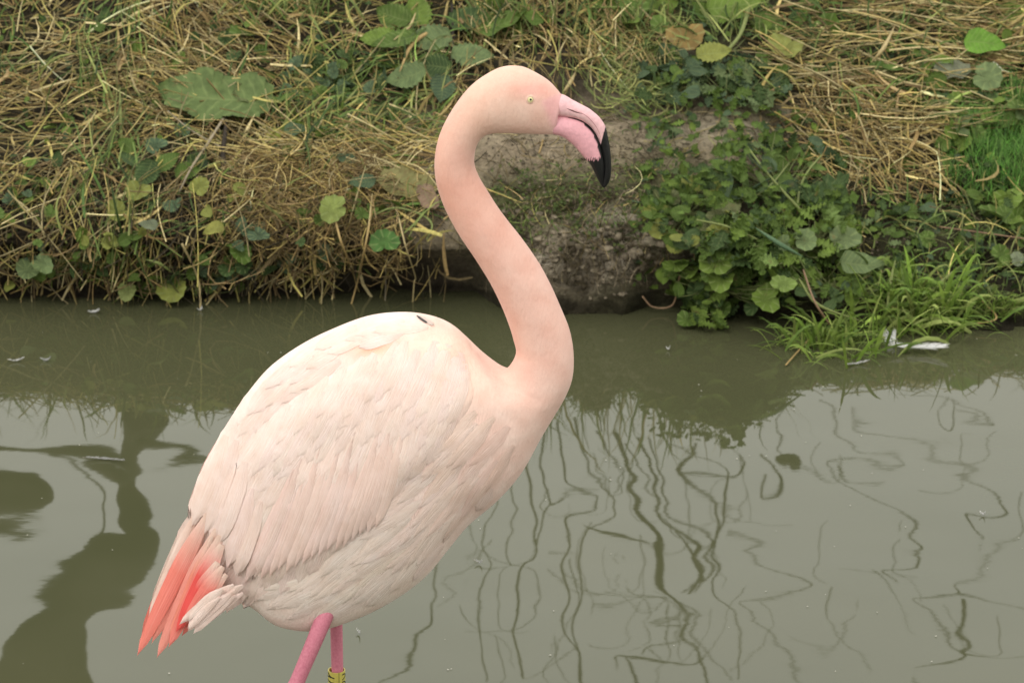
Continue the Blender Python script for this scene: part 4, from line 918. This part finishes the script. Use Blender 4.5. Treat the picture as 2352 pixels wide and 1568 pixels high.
stalk('long_straw', 'thin stalk forking on the mud inside the neck curve', 'straw', [(1140, 440), (1180, 460), (1210, 500), (1222, 560)], [.01, .01, .01, .02], .0013, MS3)
stalk('dry_grass', 'broad dry grass blade curving down left of the nettle top', 'grass', [(1030, 62), (985, 75), (945, 105), (918, 165)], [.12, .13, .12, .11], [.001, .0045, .0050, .001], MS2)
stalk('dry_grass', 'narrow dry blade left of the broad curving one', 'grass', [(955, 30), (940, 62), (905, 92)], [.12, .12, .10], [.001, .0035, .001], MS1)
stalk('dry_grass', 'folded tan blade at the upper right above the straw', 'grass', [(2055, 60), (2030, 110), (2000, 145)], [.08, .09, .06], [.001, .0050, .001], MS1)
stalk('dry_grass', 'dead tan blade lying under the long twig at right', 'grass', [(2100, 400), (2150, 425), (2190, 445)], [.03, .035, .03], [.001, .0055, .001], MS2)
stalk('dry_grass', 'tan blade leaning behind the top of the bill', 'grass', [(1292, 214), (1310, 190), (1322, 165)], [.03, .04, .04], [.001, .0050, .001], MS1)

# ------------------------------------------------------------------ grass tussocks at the water
def tussock(label, cx, cy, n, spread, L, cols, nfine, wl=(.0016, .0034)):
    p = on_water(cx, cy, .0) ; root = empty('grass_tussock', p, label, 'grass tuft')
    def blade():
        bx, by = cx + random.gauss(0, spread[0]), cy + random.gauss(0, spread[1]); q = lifted(bx, by, .0)
        if q.z < .01: q.z = .0
        a = R(random.uniform(-10, 190)); l = random.uniform(*L); d = Vector((math.cos(a), -.35 + random.gauss(0, .3), math.sin(a) * 1.1 + .35)).normalized()
        p2 = q + d * l + Vector((0, 0, -l * random.uniform(.0, .55))); p2.z = max(p2.z, -.004)
        return curve3(q, q + d * l * .55 + Vector((0, 0, l * .18)), p2)
    for _ in range(n):
        s_ = Strands(); s_.add(blade(), random.uniform(*wl), random.choice(cols), .3); s_.obj('blade', M_GRASS, True, root).data
    s_ = Strands()
    for _ in range(nfine): s_.add(blade(), random.uniform(.0007, .0016), random.choice(cols), .3)
    tag(s_.obj('fine_blades', M_GRASS, True, root), kind='stuff')
TG = [(.14, .22, .035), (.19, .27, .05), (.10, .16, .03), (.24, .29, .08)]
tussock('spiky bright green grass tussock reaching over the pond at right', 2105, 722, 150, (72, 30), (.07, .17), TG, 200, (.0028, .0060))
tussock('lower flatter tuft of grass spreading on the water left of the bright tussock', 1905, 788, 90, (62, 18), (.04, .12), TG, 160, (.0022, .0044))
tussock('sparse short grass dipping in the pond at the right edge', 2290, 715, 24, (50, 12), (.03, .08), TG, 120)
tussock('few long blades bending from the left straw to the water', 235, 640, 14, (60, 12), (.06, .13), TG, 60)
stalk('long_grass', 'tall green blade standing up out of the tussock', 'grass', [(2038, 705), (2045, 650), (2058, 590)], [.06, .07, .06], [.002, .0045, .0005], MS3)
stalk('long_grass', 'tall blade leaning right from the tussock', 'grass', [(2120, 690), (2160, 650), (2205, 610)], [.05, .06, .06], [.002, .0048, .0005], MS3)
stalk('long_grass', 'arched green blade over the shaded leaves', 'grass', [(1985, 740), (1880, 700), (1835, 640)], [.06, .10, .11], [.001, .0034, .002], MS3)
stalk('long_grass', 'blue green blade slanting across the curly weed', 'grass', [(1845, 590), (1790, 560), (1730, 520)], [.16, .16, .14], [.001, .0055, .0005], m_st('blade_blue', (.08, .14, .07)))
stalk('long_grass', 'pale green blade bending to the water at left', 'grass', [(330, 595), (365, 605), (395, 625)], [.08, .08, .07], [.0005, .0040, .001], MS3)

# ------------------------------------------------------------------ feathers afloat
M_DOWN = m_attr('down', .8, (.9, 1.1), 200, trans=.3, bump=0)
def loose_feather(label, px, py, L, ang, width, cval=.8, bend=.2, bankz=False, curl=.006):
    p = lifted(px, py, .004) if bankz else on_water(px, py, .003 if L < 110 else .014); root = empty('shed_feather', p, label, 'feather')
    m = (p - CAM).length / FPX; L *= m; width *= m; a = R(ang)
    d = Vector((math.cos(a), math.sin(a) / math.sin(PITCH) * .5, 0)).normalized(); sdv = Vector((-d.y, d.x, 0)); z = Vector((0, 0, 1))
    def ax(u): return p + d * (u - .5) * L + sdv * bend * L * (u * (1 - u)) * 2 + z * (curl * (2 * u - 1) ** 2)
    s_ = Strands(); s_.add([tuple(ax(i / 5)) for i in range(6)], .0006, (.75, .68, .6), .3); s_.obj('shaft', M_DOWN, False, root)
    s_ = Strands()
    for i in range(int(90 + L * 1400)):
        u = random.uniform(.05, 1); sg = random.choice((-1, 1)); w_ = width * (.35 + .65 * math.sin(math.pi * min(1, u * .9 + .1))) * random.uniform(.6, 1.15); b = ax(u); t = (ax(min(1, u + .02)) - ax(u - .02)).normalized()
        e = b + sdv * sg * w_ * .5 + t * w_ * .9 + z * random.uniform(0, .004)
        s_.add(curve3(b, (b + e) / 2 + t * -.1 * w_ + z * .001, e), random.uniform(.0003, .0006), (cval, cval * .99, cval * .97), .4)
    s_.obj('vane', M_DOWN, True, root)
loose_feather('large white downy feather afloat under the grass tussock', 2105, 800, 130, -3, 40, .92)
loose_feather('ruffled white down at the left end of the large floating feather', 2056, 792, 46, 115, 44, .92, 0, curl=.014)
loose_feather('slim pale feather floating left of the large white one', 1970, 838, 62, 18, 7, .55, .3)
loose_feather('curled white feather on the water below the left straw', 214, 719, 26, 10, 12, .7, .6)
loose_feather('thin white feather drifting at the far left', 36, 829, 38, 8, 5, .6, .1)
loose_feather('faint small feather right of the thin drifting one', 104, 827, 24, 0, 9, .42, .1)
loose_feather('long curled feather half sunk near the left blob of sky', 238, 1060, 100, -8, 8, .42, .35)
loose_feather('white splinter of down beside the standing leg', 822, 1453, 26, -60, 3, .8, .2)
loose_feather('tiny arched white feather below the breast', 1098, 1293, 20, -20, 3, .6, .6)
loose_feather('tiny white crescent feather far right on the water', 2256, 1182, 14, -20, 4, .8, .6)
loose_feather('small white fleck of down right of the neck', 1534, 802, 10, -20, 4, .8, .2)
loose_feather('pinkish white feather stuck on the muddy bank behind the neck', 885, 348, 58, -3, 8, .72, .1, True)
loose_feather('scrap of down at the foot of the pale straw', 458, 712, 12, 20, 8, .5, .2)
# specks
V = []; F = []
for _ in range(80):
    p = on_water(random.uniform(0, 2352), random.uniform(760, 1560), .0015); r_ = random.uniform(.0006, .0015); b = len(V)
    for j in range(6): a = j * math.pi / 3; V.append(p + Vector((math.cos(a) * r_ * random.uniform(.8, 2), math.sin(a) * r_, random.uniform(0, .0004))))
    F.append(tuple(range(b, b + 6)))
tag(mobj('floating_specks', V, F, m_plain('speck', (.5, .48, .40), .8)), 'tiny pale specks of dust scattered on the pond surface', 'specks', kind='stuff')

# ------------------------------------------------------------------ trees beyond the bank, seen only as reflections
def btube(pts, parent, name='branch', Y=6.0, dY=.4, n=7, seedoff=0):
    P = []; r_ = []
    for i, (x, y, w_) in enumerate(pts):
        q = mirrored(x, y, Y + dY * math.sin(i * .9 + seedoff)); P.append(q); wd = on_water(x, y); dist = (wd - CAM).length + (q - wd).length; r_.append(w_ * (.55 if parent['category'] == 'shrub' else 1) * dist / FPX)
    return tube(name, P, r_, M_BARK, parent, n, len(P) * 7)
t = empty('leaning_tree', Vector((mirrored(255, 1000, 6.2).x, 6.2, .6)), 'leaning ivy clad trunk mirrored as the dark shape at lower left', 'tree')
btube([(335, 930, 60), (325, 1010, 42), (298, 1085, 24), (300, 1150, 28), (322, 1225, 46), (262, 1292, 84), (180, 1352, 52), (120, 1430, 74), (112, 1510, 98), (110, 1600, 130), (90, 1760, 160)], t, 'trunk', 6.2, .1, 14)
btube([(-420, 1330, 60), (-200, 1180, 66), (-60, 1150, 72), (20, 1150, 66), (66, 1150, 50), (88, 1150, 14)], t, 'limb', 6.6, .1, 12)
btube([(-200, 1010, 12), (-60, 1022, 14), (40, 1028, 9), (120, 1036, 12), (220, 1058, 22), (296, 1100, 22)], t, 'branch', 6.1, .05, 10)  # added branch, its mirror image forms the dark lower edge of the bank reflection
btube([(560, 1046, 4), (460, 1052, 8), (390, 1050, 12), (325, 1030, 24)], t, 'branch', 6.1, .05, 8)  # added as well, carries that dark reflected edge on to the right
btube([(110, 1045, 3), (185, 1080, 3), (236, 1130, 3), (238, 1190, 3), (215, 1235, 4), (180, 1262, 3)], t, 'branch', 6.0, .1)
t = empty('bare_shrub', Vector((mirrored(1250, 1000, 5.6).x, 5.6, .6)), 'bare many stemmed shrub mirrored below the breast of the flamingo', 'shrub')
for i, b in enumerate([
    [(1235, 960, 6), (1206, 1080, 6), (1214, 1190, 5), (1227, 1264, 5), (1203, 1301, 6), (1190, 1381, 5), (1182, 1460, 5), (1192, 1568, 6)],
    [(1262, 960, 6), (1252, 1030, 5), (1240, 1094, 5), (1256, 1140, 5), (1236, 1200, 4), (1224, 1280, 3)],
    [(1290, 960, 5), (1304, 1094, 5), (1378, 1136, 4), (1292, 1205, 6), (1307, 1264, 5), (1299, 1328, 5), (1304, 1407, 5), (1336, 1482, 4), (1352, 1568, 4)],
    [(1330, 960, 6), (1350, 1062, 4), (1400, 1115, 4), (1421, 1168, 4), (1341, 1237, 5), (1336, 1328, 4), (1331, 1434, 4), (1357, 1568, 4)],
    [(1200, 1000, 4), (1165, 1090, 3), (1180, 1180, 3), (1160, 1240, 3), (1172, 1306, 3)],
    [(1150, 1050, 3), (1128, 1150, 3), (1110, 1230, 3), (1118, 1310, 3), (1098, 1400, 4), (1105, 1568, 3)],
    [(1010, 1150, 4), (1020, 1260, 4), (985, 1350, 4), (975, 1430, 6), (930, 1500, 7), (870, 1540, 4)],
    [(1100, 1263, 2.5), (1190, 1310, 2.5), (1235, 1360, 2.5), (1180, 1430, 2.5), (1060, 1440, 2)],
    [(1300, 1330, 2.5), (1400, 1363, 3), (1520, 1376, 3), (1560, 1410, 3), (1640, 1500, 2.5), (1700, 1568, 2.5)],
    [(1300, 1120, 2.5), (1260, 1150, 6), (1300, 1122, 2.5), (1380, 1110, 2)]]): btube(b, t, 'branch' if i > 3 else 'stem', 5.6, .35, 6, i)
t = empty('bare_shrub', Vector((mirrored(1480, 1000, 6.0).x, 6.0, .6)), 'bare thick stemmed shrub mirrored in the centre right of the pond', 'shrub')
for i, b in enumerate([
    [(1420, 980, 14), (1452, 1080, 9), (1490, 1160, 12), (1528, 1240, 14), (1511, 1296, 17), (1530, 1354, 9), (1565, 1434, 7), (1610, 1481, 6), (1640, 1568, 6)],
    [(1330, 1215, 2), (1350, 1230, 9), (1400, 1255, 13), (1450, 1268, 11), (1500, 1276, 4)],
    [(1474, 980, 6), (1527, 1157, 6), (1580, 1221, 6), (1612, 1258, 11), (1575, 1349, 6)],
    [(1495, 980, 4), (1543, 1157, 4), (1639, 1237, 5), (1586, 1343, 4)],
    [(1440, 1000, 4), (1500, 1120, 3), (1560, 1200, 3), (1600, 1300, 8), (1560, 1340, 4)],
    [(1600, 1000, 5), (1560, 1085, 9), (1600, 1136, 6), (1639, 1168, 5), (1644, 1258, 5), (1623, 1317, 4), (1634, 1380, 4), (1702, 1481, 3), (1714, 1568, 3)],
    [(1570, 1096, 6), (1640, 1108, 6), (1686, 1108, 7), (1702, 1062, 6), (1690, 1030, 3)],
    [(1740, 1030, 5), (1782, 1094, 6), (1772, 1140, 8), (1739, 1147, 5), (1752, 1100, 4)],
    [(1430, 1540, 2), (1426, 1500, 5), (1460, 1504, 10), (1540, 1518, 8), (1600, 1524, 6), (1628, 1500, 5)],
    [(1448, 1510, 5), (1470, 1568, 7), (1490, 1640, 8)],
    [(1484, 1490, 3), (1500, 1455, 4), (1560, 1442, 4)],
    [(1665, 1226, 3), (1766, 1285, 3), (1857, 1380, 4), (1697, 1397, 3), (1760, 1481, 3), (1857, 1568, 3)],
    [(1540, 1000, 4), (1650, 1060, 3), (1660, 1130, 6), (1645, 1230, 3), (1600, 1290, 3)],
    [(1380, 990, 7), (1400, 1040, 4), (1440, 1080, 3), (1420, 1120, 3)]]): btube(b, t, 'branch' if i > 3 else 'stem', 6.0, .35, 6, i)
t = empty('bare_shrub', Vector((mirrored(2050, 950, 6.4).x, 6.4, .6)), 'thin trailing twigs mirrored at the right side of the pond', 'shrub')
for i, b in enumerate([
    [(1880, 930, 3), (1973, 1019, 2.5), (2078, 1040, 2.5), (2050, 1060, 3), (1899, 1048, 3), (1930, 1090, 3), (2010, 1160, 3), (2059, 1194, 3), (2122, 1264, 6), (2035, 1296, 4), (2069, 1343, 3)],
    [(1920, 1062, 5), (1950, 1085, 3), (2010, 1100, 3), (2035, 1094, 2)],
    [(2060, 900, 2), (2180, 920, 2), (2292, 968, 3), (2200, 950, 2)], [(2190, 920, 2), (2160, 960, 2), (2180, 1000, 5), (2195, 960, 3), (2200, 925, 2)],
    [(1950, 960, 2.5), (2112, 1020, 2), (2271, 1094, 3), (2319, 1157, 6), (2280, 1192, 5), (2226, 1194, 6), (2230, 1240, 5), (2257, 1274, 3)],
    [(2352, 1110, 2), (2335, 1264, 2.5), (2207, 1311, 2.5), (2202, 1370, 6), (2096, 1396, 3), (2186, 1476, 5), (2180, 1518, 7), (2085, 1568, 3)],
    [(2205, 1370, 6), (2300, 1370, 2.5), (2352, 1400, 2.5), (2400, 1440, 2.5)], [(2215, 1390, 10), (2210, 1440, 7), (2190, 1480, 9), (2260, 1500, 2.5), (2352, 1490, 2.5)],
    [(1800, 950, 4), (1780, 1000, 3), (1820, 1060, 2), (1900, 1085, 2)]]): btube(b, t, 'branch', 6.4, .3, 6, i)
shr = [o for o in S.objects if o.get('category') == 'shrub']
for i in range(46):          # fine twigs of the three shrubs
    k_ = 0 if i < 18 else (1 if i < 36 else 2); x = random.uniform(*((1010, 1380), (1340, 1760), (1850, 2330))[k_]); y = random.uniform(1000, 1480); a = R(random.choice((80, 100, 60, 120, 20))); cv_ = random.uniform(-.5, .5); b = []
    for j in range(7): b.append((x, y, random.uniform(1.6, 3.2) * (1 - j * .08))); x += math.cos(a) * 32; y += math.sin(a) * 32; cv_ += random.gauss(0, .5); cv_ *= .75; a += cv_
    btube(b, shr[k_], 'twig', (5.6, 6.0, 6.4)[k_], .2, 5, i)
q = mirrored(1805, 1052, 5.9); M, _ = leaf_matrix(q, 270, .075, .05, Vector((0, -1, -.3)).normalized())
o = bpy.data.objects.new('dead_leaf', LM['round'][0][1]); link(o); o.matrix_world = M; o.color = (.06, .06, .03, 1); tag(o, 'single leaf caught on the shrub mirrored right of the thick stems', 'leaf')
